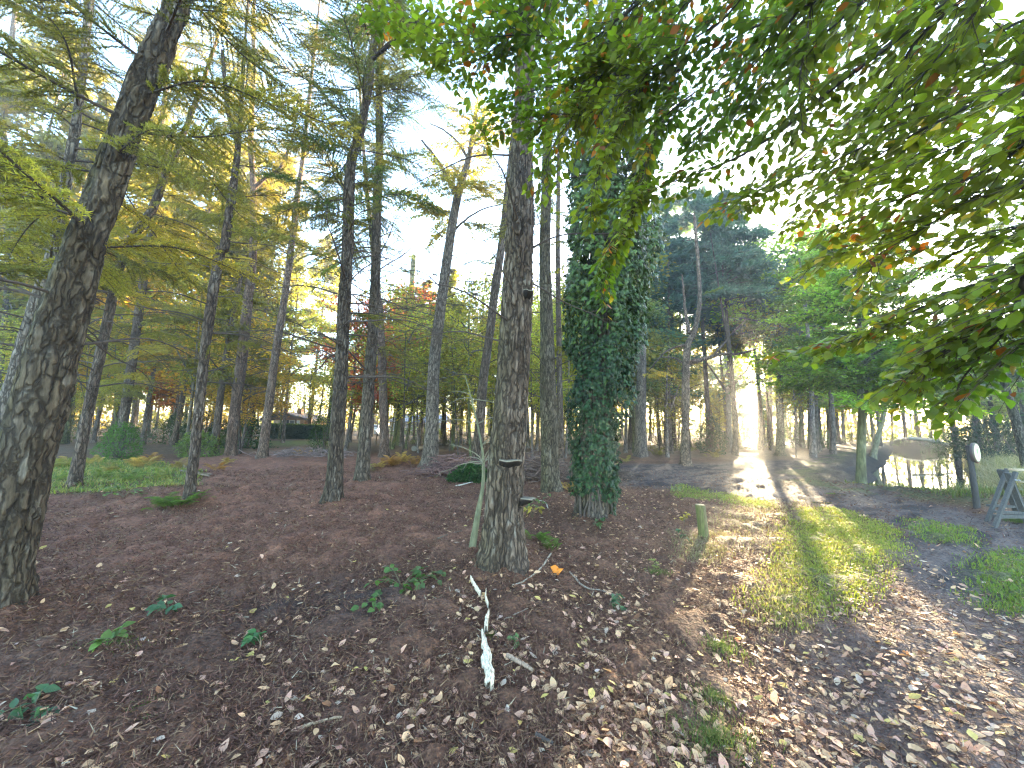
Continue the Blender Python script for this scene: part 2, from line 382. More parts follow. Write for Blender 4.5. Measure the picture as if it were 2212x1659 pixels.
# ------------------------------------------------------------------ the trees that stand out: pixel course of each trunk (x, y, width)
LARCH_BARK = (.150, .108, .080); PALE_BARK = (.24, .20, .16); MOSSY = (.16, .17, .07); DARK_BARK = (.10, .08, .06); GREY_BARK = (.20, .165, .14)
TREES = {
 'lean':  dict(p=[(-8,1330,150),(20,1180,146),(40,1060,146),(92,850,140),(135,690,126),(177,553,108),(232,400,92),(303,200,80),(385,0,66)], H=13, res=(110,300), amp=.020, cell=(.07,.30), col=(.115,.085,.055), moss=.8, kind='larch_tree'),
 'behind_lean': dict(p=[(-70,1120,60),(20,870,56),(70,690,48),(112,553,36),(150,350,30),(168,240,24),(195,0,20)], H=17, res=(32,90), amp=.012, cell=(.08,.3), col=PALE_BARK, moss=.2, kind='larch_tree'),
 'edge':  dict(p=[(-14,968,18),(10,690,15),(16,553,15),(8,300,17),(18,150,16),(36,0,14)], H=17, res=(16,40), amp=.006, cell=(.1,.3), col=GREY_BARK, moss=.2, kind='larch_tree'),
 'forked_left': dict(p=[(160,1056,34),(178,950,31),(197,853,30),(227,720,27),(265,553,25),(330,450,22),(362,360,18),(385,320,16),(430,200,13)], H=14, res=(28,80), amp=.012, cell=(.07,.25), col=LARCH_BARK, moss=.55, kind='larch_tree'),
 'stump_side': dict(p=[(255,990,25),(280,820,25),(303,653,22),(318,553,20),(338,400,17),(352,250,13)], H=17, res=(24,60), amp=.010, cell=(.08,.3), col=LARCH_BARK, moss=.3, kind='larch_tree'),
 'fern_side': dict(p=[(408,1085,30),(413,1030,25),(423,953,26),(443,753,27),(473,553,26),(485,533,25),(502,417,21),(516,300,15),(522,200,11)], H=9.5, res=(40,120), amp=.014, cell=(.06,.22), col=LARCH_BARK, moss=.35, kind='larch_tree'),
 'twin_a': dict(p=[(497,988,28),(508,880,25),(521,786,26),(535,653,24),(546,553,20),(547,400,16),(541,300,14),(547,167,12),(548,30,10)], H=20, res=(28,80), amp=.014, cell=(.09,.3), col=(.19,.12,.085), moss=.1, kind='larch_tree'),
 'twin_b': dict(p=[(566,992,25),(580,880,20),(597,753,19),(615,640,16),(627,553,15),(640,440,13),(653,350,11),(667,217,9),(681,90,7)], H=18, res=(24,70), amp=.010, cell=(.09,.3), col=(.22,.15,.11), moss=.1, kind='larch_tree'),
 'mid_a': dict(p=[(715,1091,46),(722,1040,38),(727,953,33),(737,800,31),(744,653,30),(750,553,29),(757,367,24),(774,300,22),(789,233,21),(802,133,19),(820,20,16)], H=15, res=(72,200), amp=.016, cell=(.06,.24), col=(.115,.085,.062), moss=.3, kind='larch_tree'),
 'mid_b': dict(p=[(781,1047,34),(789,940,28),(800,786,26),(809,653,24),(812,553,23),(815,433,22),(820,333,19),(819,200,17),(824,80,14)], H=17, res=(48,140), amp=.013, cell=(.07,.25), col=(.15,.115,.085), moss=.45, kind='larch_tree'),
 'mid_c': dict(p=[(830,992,22),(829,900,20),(824,753,19),(818,653,16),(806,540,12),(790,380,9)], H=11, res=(20,50), amp=.010, cell=(.09,.3), col=(.20,.13,.095), moss=.1, kind='larch_tree'),
 'mossy': dict(p=[(862,962,17),(872,853,14),(882,720,14),(894,553,11)], H=13, res=(16,40), amp=.005, cell=(.2,.4), col=MOSSY, moss=.8, kind='sycamore_tree'),
 'grey_fork': dict(p=[(927,1014,40),(933,930,30),(938,786,26),(953,653,23),(967,553,21),(975,500,20),(990,417,18),(1012,345,13),(1026,260,10)], H=14, res=(28,80), amp=.009, cell=(.10,.35), col=(.23,.185,.145), moss=.15, kind='oak_tree'),
 'behind_centre': dict(p=[(1028,1020,26),(1036,920,22),(1044,820,20),(1058,720,19),(1070,620,19),(1082,540,17),(1100,380,14)], H=14, res=(20,60), amp=.009, cell=(.09,.3), col=LARCH_BARK, moss=.3, kind='larch_tree'),
 'centre': dict(p=[(1085,1232,112),(1087,1160,98),(1089,1086,88),(1094,990,80),(1103,886,75),(1113,720,72),(1121,553,66),(1125,430,58),(1128,330,48),(1131,240,44),(1136,80,38)], H=14, res=(150,420), amp=.021, cell=(.055,.26), col=(.150,.105,.075), moss=.35, kind='larch_tree'),
 'right_of_centre': dict(p=[(1192,1066,46),(1188,1000,40),(1184,850,37),(1182,740,32),(1180,653,29),(1177,553,26),(1180,417,22),(1183,280,19)], H=16, res=(48,140), amp=.014, cell=(.07,.28), col=(.155,.125,.085), moss=.45, kind='larch_tree'),
 'thin_partner': dict(p=[(1212,1010,14),(1210,880,13),(1207,720,12),(1205,553,11),(1206,400,9)], H=15, res=(16,40), amp=.006, cell=(.1,.3), col=LARCH_BARK, moss=.3, kind='larch_tree'),
 'ivied': dict(p=[(1281,1122,80),(1282,1086,70),(1285,950,66),(1290,800,62),(1296,653,58),(1302,500,54),(1312,330,46),(1325,150,38)], H=12, res=(56,140), amp=.015, cell=(.07,.28), col=(.125,.10,.075), moss=.3, kind='larch_tree'),
 'droop': dict(p=[(1384,990,30),(1384,930,26),(1385,853,22),(1387,720,20),(1389,560,18)], H=15, res=(24,60), amp=.010, cell=(.09,.3), col=GREY_BARK, moss=.4, kind='larch_tree'),
 'pine_lit': dict(p=[(1481,1008,25),(1481,920,19),(1482,786,17),(1486,745,16),(1500,715,13),(1511,653,10),(1508,570,9),(1500,470,7)], H=9.5, res=(28,80), amp=.010, cell=(.09,.25), col=(.24,.175,.13), moss=.25, kind='pine_tree'),
 'y_fork': dict(Y=26, p=[(1577,970,13),(1574,880,11),(1572,840,10)], H=3.6, res=(14,30), amp=.005, cell=(.12,.3), col=GREY_BARK, moss=.3, kind='oak_tree'),
 'shaft_big': dict(p=[(1686,985,22),(1685,920,18),(1683,820,16),(1682,700,13)], H=12.5, res=(18,40), amp=.008, cell=(.15,.4), col=(.15,.13,.09), moss=.5, kind='oak_tree'),
 'shaft_thin': dict(Y=40, p=[(1665,953,10),(1664,820,9),(1665,700,9),(1666,600,8)], H=17, res=(12,24), amp=.005, cell=(.15,.4), col=(.19,.13,.10), moss=.1, kind='pine_tree'),
 'path_a': dict(p=[(1732,967,13),(1731,860,12),(1730,740,11),(1730,640,10)], H=17, res=(12,24), amp=.005, cell=(.15,.4), col=GREY_BARK, moss=.4, kind='oak_tree'),
 'path_y': dict(p=[(1752,971,15),(1750,900,13),(1748,835,13),(1741,793,9),(1738,700,7)], H=16, res=(14,30), amp=.005, cell=(.15,.4), col=DARK_BARK, moss=.4, kind='oak_tree'),
 'path_b': dict(Y=42, p=[(1793,954,14),(1789,890,11),(1785,803,9),(1783,700,8)], H=18, res=(12,24), amp=.006, cell=(.2,.4), col=(.12,.085,.065), moss=.1, kind='pine_tree'),
 'path_c': dict(Y=46, p=[(1811,952,13),(1806,890,10),(1802,836,9),(1796,720,8)], H=18, res=(12,24), amp=.006, cell=(.2,.4), col=(.12,.085,.065), moss=.1, kind='pine_tree'),
 'path_d': dict(Y=50, p=[(1822,950,10),(1820,890,8),(1818,836,7),(1814,720,6)], H=18, res=(12,24), amp=.005, cell=(.2,.4), col=(.12,.085,.065), moss=.1, kind='pine_tree'),
 'young': dict(Y=11.9, p=[(1858,1037,28),(1860,990,22),(1862,910,21),(1863,893,24),(1859,870,17),(1858,786,14),(1855,670,10),(1851,600,8),(1846,520,6)], H=8.2, res=(32,110), amp=.004, cell=(.2,.5), col=(.17,.165,.09), moss=.55, kind='young_beech_tree'),
 'bank_lean': dict(p=[(1886,988,15),(1896,945,14),(1907,903,13),(1915,840,11),(1925,740,9)], H=13, res=(16,40), amp=.005, cell=(.2,.4), col=(.26,.24,.15), moss=.3, kind='oak_tree'),
 'bank_a': dict(Y=45, p=[(1888,949,10),(1883,920,8),(1880,870,7),(1876,740,6)], H=16, res=(12,24), amp=.004, cell=(.2,.4), col=(.15,.13,.10), moss=.3, kind='oak_tree'),
 'bank_b': dict(Y=54, p=[(1955,936,10),(1952,900,9),(1950,870,9),(1948,740,8)], H=16, res=(12,24), amp=.005, cell=(.2,.4), col=DARK_BARK, moss=.3, kind='oak_tree'),
 'right_dark': dict(Y=12.5, p=[(2222,1010,30),(2208,960,28),(2188,886,26),(2172,836,24),(2150,700,20),(2140,560,16)], H=11, res=(32,90), amp=.012, cell=(.15,.25), col=(.09,.085,.07), moss=.2, kind='birch_tree'),
}
LABELS = {
 'lean': 'huge leaning larch at the left edge with mossy furrowed bark, nearest of all trunks',
 'behind_lean': 'pale-barked larch half hidden just behind the huge leaning trunk at the left edge',
 'edge': 'thin far larch cut by the left edge of the picture',
 'forked_left': 'crooked mossy larch right of the huge leaning trunk, bending sharply near the top',
 'stump_side': 'straight larch with a bright green bush at its foot, left of the fern clump',
 'fern_side': 'slim dark larch growing right beside the green fern clump',
 'twin_a': 'red-brown larch with a curved side limb, left of the straight trunk by the house',
 'twin_b': 'smooth straight reddish larch leaning right, nearest trunk left of the far house',
 'mid_a': 'dark larch with swollen foot, left one of the close pair left of centre',
 'mid_b': 'mossy larch with forked crown, right one of the close pair left of centre',
 'mid_c': 'small reddish larch half hidden behind the right one of the close pair left of centre',
 'mossy': 'thin bright mossy sycamore among slanting stems left of the grey forked trunk',
 'grey_fork': 'pale grey oak dividing into two limbs, left of the big central trunk',
 'behind_centre': 'leaning brown larch partly hidden behind the left side of the central trunk',
 'centre': 'big furrowed larch in the middle with black bracket fungi on its trunk',
 'right_of_centre': 'moss-green larch between the big central trunk and the ivy-clad tree',
 'thin_partner': 'thin larch trunk peeping out beside the moss-green larch left of the ivy',
 'ivied': 'larch trunk wrapped in dark ivy with bare bark at its left foot',
 'droop': 'grey larch with drooping yellow-green sprays, just right of the ivy-clad tree',
 'pine_lit': 'pine with a bare bent top and long side limb pointing at the sun',
 'y_fork': 'small oak forking into a wide Y below the sun',
 'shaft_big': 'mossy straight oak standing in the shaft of sunlight',
 'shaft_thin': 'thin reddish pine just left of the oak in the sun shaft',
 'path_a': 'grey oak in the hazy wood, second trunk right of the sun shaft',
 'path_y': 'dark oak with a forked top beside the path, between sun shaft and young beech',
 'path_b': 'dark pine at the end of the path, left of three in a row',
 'path_c': 'dark pine at the end of the path, middle of three in a row',
 'path_d': 'slim dark pine at the end of the path, right of three in a row',
 'young': 'slender green-barked young beech with fresh green crown beside the ditch',
 'bank_lean': 'pale mossy oak leaning right on the ditch bank',
 'bank_a': 'thin curved oak behind the leaning pale oak on the ditch bank',
 'bank_b': 'dark thin oak standing above the footbridge',
 'right_dark': 'dark mottled birch leaning at the right edge above the dry grass',
}
for k, t in TREES.items():
    b = on_ground(*t['p'][0][:2])
    if 'Y' in t: b = at_depth(*t['p'][0][:2], t['Y']); b[2] = zc(b[0], b[1])
    t['base'] = b
    if t['kind'] == 'larch_tree' and k not in ('ivied',): t['H'] = max(t['H'], 1.3*b[1]+3.5)
    w = t['p'][0][2]; dz = project(b)[2]
    t['r0'] = w*dz/(2*FPX)
for k, t in TREES.items():
    if t['base'][1] < 20: BASES.append((t['base'][0], t['base'][1], t['r0']*1.9, .05+.25*t['r0']))
# ------------------------------------------------------------------ ground sheet
def ground():
    nf, nb = 520, 60
    th = np.concatenate([np.linspace(-64, 64, nf), np.linspace(64, 296, nb+2)[1:-1]])*math.pi/180
    r = np.concatenate([[.12, .35, .55], np.geomspace(.75, 420, 400)])
    nr, na = len(r), len(th)
    X = r[:, None]*np.sin(th)[None]; Y = r[:, None]*np.cos(th)[None]
    Z = Hc(X, Y)
    x, y, rr = X, Y, np.hypot(X, Y)
    mud = poly_mask(x, y, Z_MUD, .35+.02*rr); pth = poly_mask(x, y, Z_PATH, .6); dry = np.zeros_like(x); gr = np.zeros_like(x)
    for p in Z_GRASS: gr = np.maximum(gr, poly_mask(x, y, p, .28))
    for p in Z_DRYGRASS: dry = np.maximum(dry, poly_mask(x, y, p, .5))
    mossl = poly_mask(x, y, Z_MOSS_LEFT, .5); red = poly_mask(x, y, Z_RED, 1.0); dark = poly_mask(x, y, Z_DARK, .5)
    fade = sstep(40, 8, rr)
    crumb = .055*(noise2(x*3.6, y*3.6, 21)-.5)+.045*(noise2(x*9, y*11, 22)-.5)+.020*(noise2(x*27, y*27, 23)-.5)*sstep(9, 3, rr)
    ruts = .085*(np.abs(noise2(x*1.1+.5*y, (y-x*.55)*7, 25)-.5)-.22)*mud
    Z = Z + fade*crumb*(1.25-.75*pth*(1-mud)+.5*red) + ruts
    n1 = noise2(x*1.7, y*1.7, 31); n2 = noise2(x*6, y*6, 32); n3 = noise2(x*.5, y*.5, 33)
    c = lambda a: np.asarray(a)[None, None]
    col = c((.155,.074,.042))*(.75+.5*n1)[..., None]
    def mix(col, m, a): return col*(1-m[..., None]) + c(a)*m[..., None]
    col = mix(col, red*(.5+.5*n2), (.27,.120,.072))
    col = mix(col, np.clip(dark*1.2*n1+.35*(sstep(.55,.75,n3)*sstep(.4,.7,n1)), 0, 1)*(1-red), (.065,.043,.036))
    col = mix(col, pth*.85, (.185,.125,.100))
    col = mix(col, mud*.95, (.135,.103,.090)); col = mix(col, mud*sstep(.42, .62, noise2(x*1.1+.5*y, (y-x*.55)*5, 25))*.9, (.040,.032,.032))
    col = mix(col, gr*.9, (.12,.13,.03)); col = mix(col, dry*.55*n1, (.19,.155,.085)); col = mix(col, mossl*.8, (.10,.105,.040))
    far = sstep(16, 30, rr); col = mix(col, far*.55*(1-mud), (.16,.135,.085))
    lawn = poly_mask(x, y, Z_LAWN, 2.0); col = mix(col, lawn, (.16,.20,.06))
    d, t = ditch_dist(x, y); w = 1.15+.25*t
    bank = sstep(w+2.2, w+.9, d); side = np.sign((x-y*1.05))       # beyond the ditch: dry meadow
    col = mix(col, bank, (.062,.050,.042))
    meadow = sstep(.0, 1.5, x-(1.13*y+.6))*sstep(9.5, 10.8, y+0*x)*(1-bank); col = mix(col, meadow, (.17,.145,.075))
    verge = np.exp(-((d-w-1.9)/.6)**2)*(n1 > .35); col = mix(col, verge*.8*(1-meadow), (.085,.105,.03))
    wet = mud*sstep(.42, .62, noise2(x*1.1+.5*y, (y-x*.55)*5, 25))
    v = np.stack([X, Y, Z], -1).reshape(-1, 3)
    i = np.arange(nr-1)[:, None]; j = np.arange(na)[None]
    F = np.stack([i*na+j, (i+1)*na+j, (i+1)*na+(j+1) % na, i*na+(j+1) % na], -1).reshape(-1, 4)
    F = F[:, ::-1]
    a = Acc(); a.add(v, F, col.reshape(-1, 3))
    k0 = np.arange(na); a.add(np.vstack([v[:na], [[0, 0, Z[0].mean()]]]), np.stack([np.full(na, na), (k0+1) % na, k0], 1), (.12,.08,.06))
    m, t = new_mat('forest_floor')
    at = N(t, 'ShaderNodeAttribute', attribute_name='Col'); tc = N(t, 'ShaderNodeTexCoord')
    na_ = N(t, 'ShaderNodeTexNoise'); na_.inputs['Scale'].default_value = 26; na_.inputs['Detail'].default_value = 10; na_.inputs['Roughness'].default_value = .72
    nb_ = N(t, 'ShaderNodeTexNoise'); nb_.inputs['Scale'].default_value = 4; nb_.inputs['Detail'].default_value = 6
    vo = N(t, 'ShaderNodeTexVoronoi'); vo.inputs['Scale'].default_value = 38
    for q in (na_, nb_, vo): t.links.new(tc.outputs['Object'], q.inputs['Vector'])
    g = ramp(t, na_.outputs['Fac'], [(.28, (.35,.33,.33)), (.5, (.95,.95,.95)), (.72, (1.9,1.8,1.7))])
    g2 = ramp(t, nb_.outputs['Fac'], [(.3, (.75,.72,.72)), (.7, (1.25,1.22,1.18))])
    cc = mixrgb(t, 1.0, at.outputs['Color'], g, 'MULTIPLY'); cc = mixrgb(t, 1.0, cc, g2, 'MULTIPLY')
    pr = N(t, 'ShaderNodeBsdfPrincipled'); pr.inputs['Roughness'].default_value = .85; pr.inputs['Specular IOR Level'].default_value = .25
    t.links.new(cc, pr.inputs['Base Color'])
    ad = N(t, 'ShaderNodeMath', operation='ADD'); t.links.new(na_.outputs['Fac'], ad.inputs[0]); t.links.new(vo.outputs['Distance'], ad.inputs[1])
    bu = N(t, 'ShaderNodeBump'); bu.inputs['Strength'].default_value = 1.0; bu.inputs['Distance'].default_value = .045
    t.links.new(ad.outputs[0], bu.inputs['Height']); t.links.new(bu.outputs[0], pr.inputs['Normal'])
    out(t, pr.outputs[0])
    tag(a.build('ground', m, None, True), kind='structure')
ground()
def water():
    a = Acc(); L = resample(DITCH, 60); T = np.gradient(L, axis=0); T /= np.linalg.norm(T, axis=1)[:, None]; Nn = np.stack([-T[:, 1], T[:, 0]], 1)
    cols = np.linspace(-4.2, 4.2, 9); L[0] -= T[0]*2.2
    V = L[:, None, :] + Nn[:, None]*cols[None, :, None]
    V = np.concatenate([V, np.full(V.shape[:2]+(1,), WATER_Z)], -1).reshape(-1, 3)
    i = np.arange(59)[:, None]; j = np.arange(8)[None]
    a.add(V, np.stack([i*9+j, i*9+j+1, (i+1)*9+j+1, (i+1)*9+j], -1).reshape(-1, 4)[:, ::-1], (1,1,1))
    m, t = new_mat('ditch_water')
    pr = N(t, 'ShaderNodeBsdfPrincipled'); pr.inputs['Base Color'].default_value = (.035,.035,.022,1); pr.inputs['Roughness'].default_value = .02; pr.inputs['Specular IOR Level'].default_value = .9; pr.inputs['IOR'].default_value = 1.45
    tc = N(t, 'ShaderNodeTexCoord'); no = N(t, 'ShaderNodeTexNoise'); no.inputs['Scale'].default_value = 2.2; t.links.new(tc.outputs['Object'], no.inputs['Vector'])
    bu = N(t, 'ShaderNodeBump'); bu.inputs['Strength'].default_value = .03; bu.inputs['Distance'].default_value = .02
    t.links.new(no.outputs['Fac'], bu.inputs['Height']); t.links.new(bu.outputs[0], pr.inputs['Normal'])
    out(t, pr.outputs[0]); tag(a.build('ditch_water', m), kind='structure')
    p = on_ground(1805, 1070); b = Acc()
    for (px, py, rx, ry) in ((1806,1068,.30,.13), (1775,1088,.22,.08)):
        q = on_ground(px, py); th = np.linspace(0, 2*math.pi, 25)[:-1]; rr = 1+.25*(noise2(np.cos(th)*2+px, np.sin(th)*2, 4)-.5)
        z = float(Hc(np.array([q[0]]), np.array([q[1]]))[0])+.018
        vv = np.stack([q[0]+rx*rr*np.cos(th), q[1]+ry*rr*np.sin(th), np.full(24, z)], 1)
        ids = np.arange(24); b.add(np.vstack([vv, [[q[0], q[1], z]]]), np.stack([np.full(24, 24), ids, (ids+1) % 24], 1))
    tag(b.build('puddle_water', m), kind='structure')
water()
# ------------------------------------------------------------------ branch templates (shared mesh data)
UP = np.array([0, 0, 1.0])
def unit(v): return v/(np.linalg.norm(v, axis=-1, keepdims=True)+1e-9)
def rand_dirs(n, g=rng): return unit(g.normal(size=(n, 3)))
def slivers(acc, base, d, length, width, col, g=rng):
    """thin triangles (needle tufts): one per base point"""
    n = len(base); side = unit(np.cross(d, g.normal(size=(n, 3))))
    v = np.stack([base-side*width[:, None]*.5, base+side*width[:, None]*.5, base+d*length[:, None]], 1).reshape(-1, 3)
    acc.add(v, np.arange(3*n).reshape(-1, 3), np.repeat(col, 3, 0))
def rhombs(acc, base, d, nrm, length, width, col):
    """little two-triangle leaves folded along the midrib"""
    n = len(base); s = unit(np.cross(d, nrm)); nn = unit(np.cross(s, d))
    mid = base+d*(length*.45)[:, None]; lift = nn*(width*.18)[:, None]
    v = np.stack([base, mid+s*(width*.5)[:, None]+lift, base+d*length[:, None], mid-s*(width*.5)[:, None]+lift], 1).reshape(-1, 3)
    k = np.arange(n)[:, None]*4
    f = np.concatenate([k+np.array([[0, 1, 2]]), k+np.array([[0, 2, 3]])], 0)
    acc.add(v, f, np.repeat(col, 4, 0))
def conifer_branch(seed, L=2.4, droop=.5, twig_every=.052, twig_len=.72, hang=.5, nd=(.050, .013), dens=7, bare=False, pine=False):
    g = np.random.default_rng(seed); w = Acc(); f = Acc()
    t = np.linspace(0, 1, 14)
    ax = np.stack([L*t, .18*L*np.sin(t*2.2+g.uniform(0, 6))*t*.6, .16*L*t-droop*L*t*t+.02*L*np.sin(9*t+g.uniform(0, 6))], 1)
    tube(w, ax, np.linspace(.013*L/2.4+.006, .003, 14), 5, (.085,.062,.048))
    nt_ = int(L/twig_every); pts = []; dirs = []
    for k in range(nt_):
        u = .10+.9*(k+g.uniform(0, .8))/nt_
        if bare and g.random() < .45: continue
        p = np.array([np.interp(u, t, ax[:, i]) for i in range(3)])
        sgn = 1 if k % 2 else -1
        l = twig_len*(1-.62*u)*g.uniform(.45, 1.1)*(L/2.4)
        if pine: l *= .8
        d0 = unit(np.array([.75, sgn*g.uniform(.5, 1.1), g.uniform(-.25, .30)]))
        m = max(4, int(l/.09)); s = np.linspace(0, 1, m)
        Q = p+d0*l*s[:, None]+np.array([0, 0, -1.0])*hang*l*(s**1.7)[:, None]+np.cumsum(g.normal(0, .012, (m, 3)), 0)*(.3 if not bare else 1.0)
        tube(w, Q, np.linspace(.0052, .0022, m), 3, (.10,.072,.052), cap=False)
        if not bare:
            q = np.linspace(.08 if not pine else .5, 1, max(3, int(l*(1-.08)/.028)))
            B = np.stack([np.interp(q, s, Q[:, i]) for i in range(3)], 1)
            D = unit(np.gradient(B, axis=0)) if len(B) > 2 else np.tile(d0, (len(B), 1))
            pts.append(B); dirs.append(D)
        else:
            for _ in range(2):
                b0 = Q[g.integers(1, m)]; dd = unit(d0+g.normal(0, .6, 3))*g.uniform(.06, .25)
                tube(w, np.stack([b0, b0+dd*.5+[0, 0, -.01], b0+dd]), [.0025, .002, .0015], 3, (.10,.072,.052), cap=False)
    if not bare:
        B = np.repeat(np.concatenate(pts), dens, 0); D = np.repeat(np.concatenate(dirs), dens, 0); n = len(B)
        if pine: d = unit(D*.7+.25*UP+g.normal(0, .55, (n, 3)))
        else: d = unit(D*.55+.12*UP+g.normal(0, .62, (n, 3)))
        tv = g.uniform(.62, 1.35, n)*(.8+.4*noise2(B[:, 0]*3, B[:, 1]*3, seed))
        col = tv[:, None]*np.array([1.0, 1.0, 1.0])+g.normal(0, .05, (n, 3))*[1, .4, .3]
        slivers(f, B+g.normal(0, .006, (n, 3)), d, g.uniform(.7, 1.3, n)*nd[0], g.uniform(.8, 1.3, n)*nd[1], np.clip(col, .2, 2), g)
    return w, f
def leafy_branch(seed, L=2.2, ll=.105, droop=.35, every=.055, flat=.75):
    g = np.random.default_rng(seed); w = Acc(); f = Acc(); t = np.linspace(0, 1, 10)
    ax = np.stack([L*t, .1*L*np.sin(2*t+g.uniform(0, 6))*t, .22*L*t-droop*L*t*t], 1)
    tube(w, ax, np.linspace(.018*L/2.2, .003, 10), 5, (.10,.085,.06))
    nt_ = int(L/every); B = []; D = []
    for k in range(nt_):
        u = .15+.85*(k+g.random())/nt_; p = np.array([np.interp(u, t, ax[:, i]) for i in range(3)])
        l = .75*(1-.6*u)*g.uniform(.5, 1.1)*L/2.2
        d0 = unit(np.array([.8, (1 if k % 2 else -1)*g.uniform(.5, 1.1), g.uniform(-.75, .45)]))
        m = max(3, int(l/.10)); s = np.linspace(0, 1, m)
        Q = p+d0*l*s[:, None]+np.array([0, 0, -.22])*l*(s**2)[:, None]
        tube(w, Q, np.linspace(.006, .002, m), 3, (.10,.085,.06), cap=False)
        q = np.linspace(.1, 1, max(3, int(l/.030))); b = np.stack([np.interp(q, s, Q[:, i]) for i in range(3)], 1)
        alt = np.where(np.arange(len(q)) % 2, 1.0, -1.0)[:, None]; sd = unit(np.cross(d0, UP))
        B.append(b); D.append(unit(d0*.6+sd*alt*.8+[0, 0, -.25]+g.normal(0, .35, (len(q), 3))))
    B = np.concatenate(B); D = np.concatenate(D); n = len(B)
    nr = unit(UP+g.normal(0, flat, (n, 3))); ln = ll*g.uniform(.7, 1.2, n)
    col = g.uniform(.6, 1.4, n)[:, None]*np.ones(3)+g.normal(0, .08, (n, 3))*[1.2, .5, .2]
    rhombs(f, B, D, nr, ln, ln*.62, np.clip(col, .2, 2))
    return w, f
def tmpl(name, wf, leafmat):
    w, f = wf; return (w.mesh(name+'_wood', M_TWIG), f.mesh(name+'_leaves', leafmat) if f.n else None)
LARCH = [tmpl('larch_branch', conifer_branch(100+k, g_L, dr, hang=hg), M_NEEDLE) for k, (g_L, dr, hg) in enumerate(((2.4,.34,.35), (2.1,.42,.5), (2.7,.26,.3), (2.3,.22,.6)))]
BARE = [tmpl('bare_branch', conifer_branch(130+k, 2.3, .28, .14, .9, .15, bare=True), M_NEEDLE) for k in range(3)]
PINE = [tmpl('pine_branch', conifer_branch(150+k, 2.4, .12, .12, .8, -.15, (.12, .020), 9, pine=True), M_NEEDLE) for k in range(3)]
LEAFY = [tmpl('leafy_branch', leafy_branch(170+k, 2.2), M_BROAD) for k in range(4)]

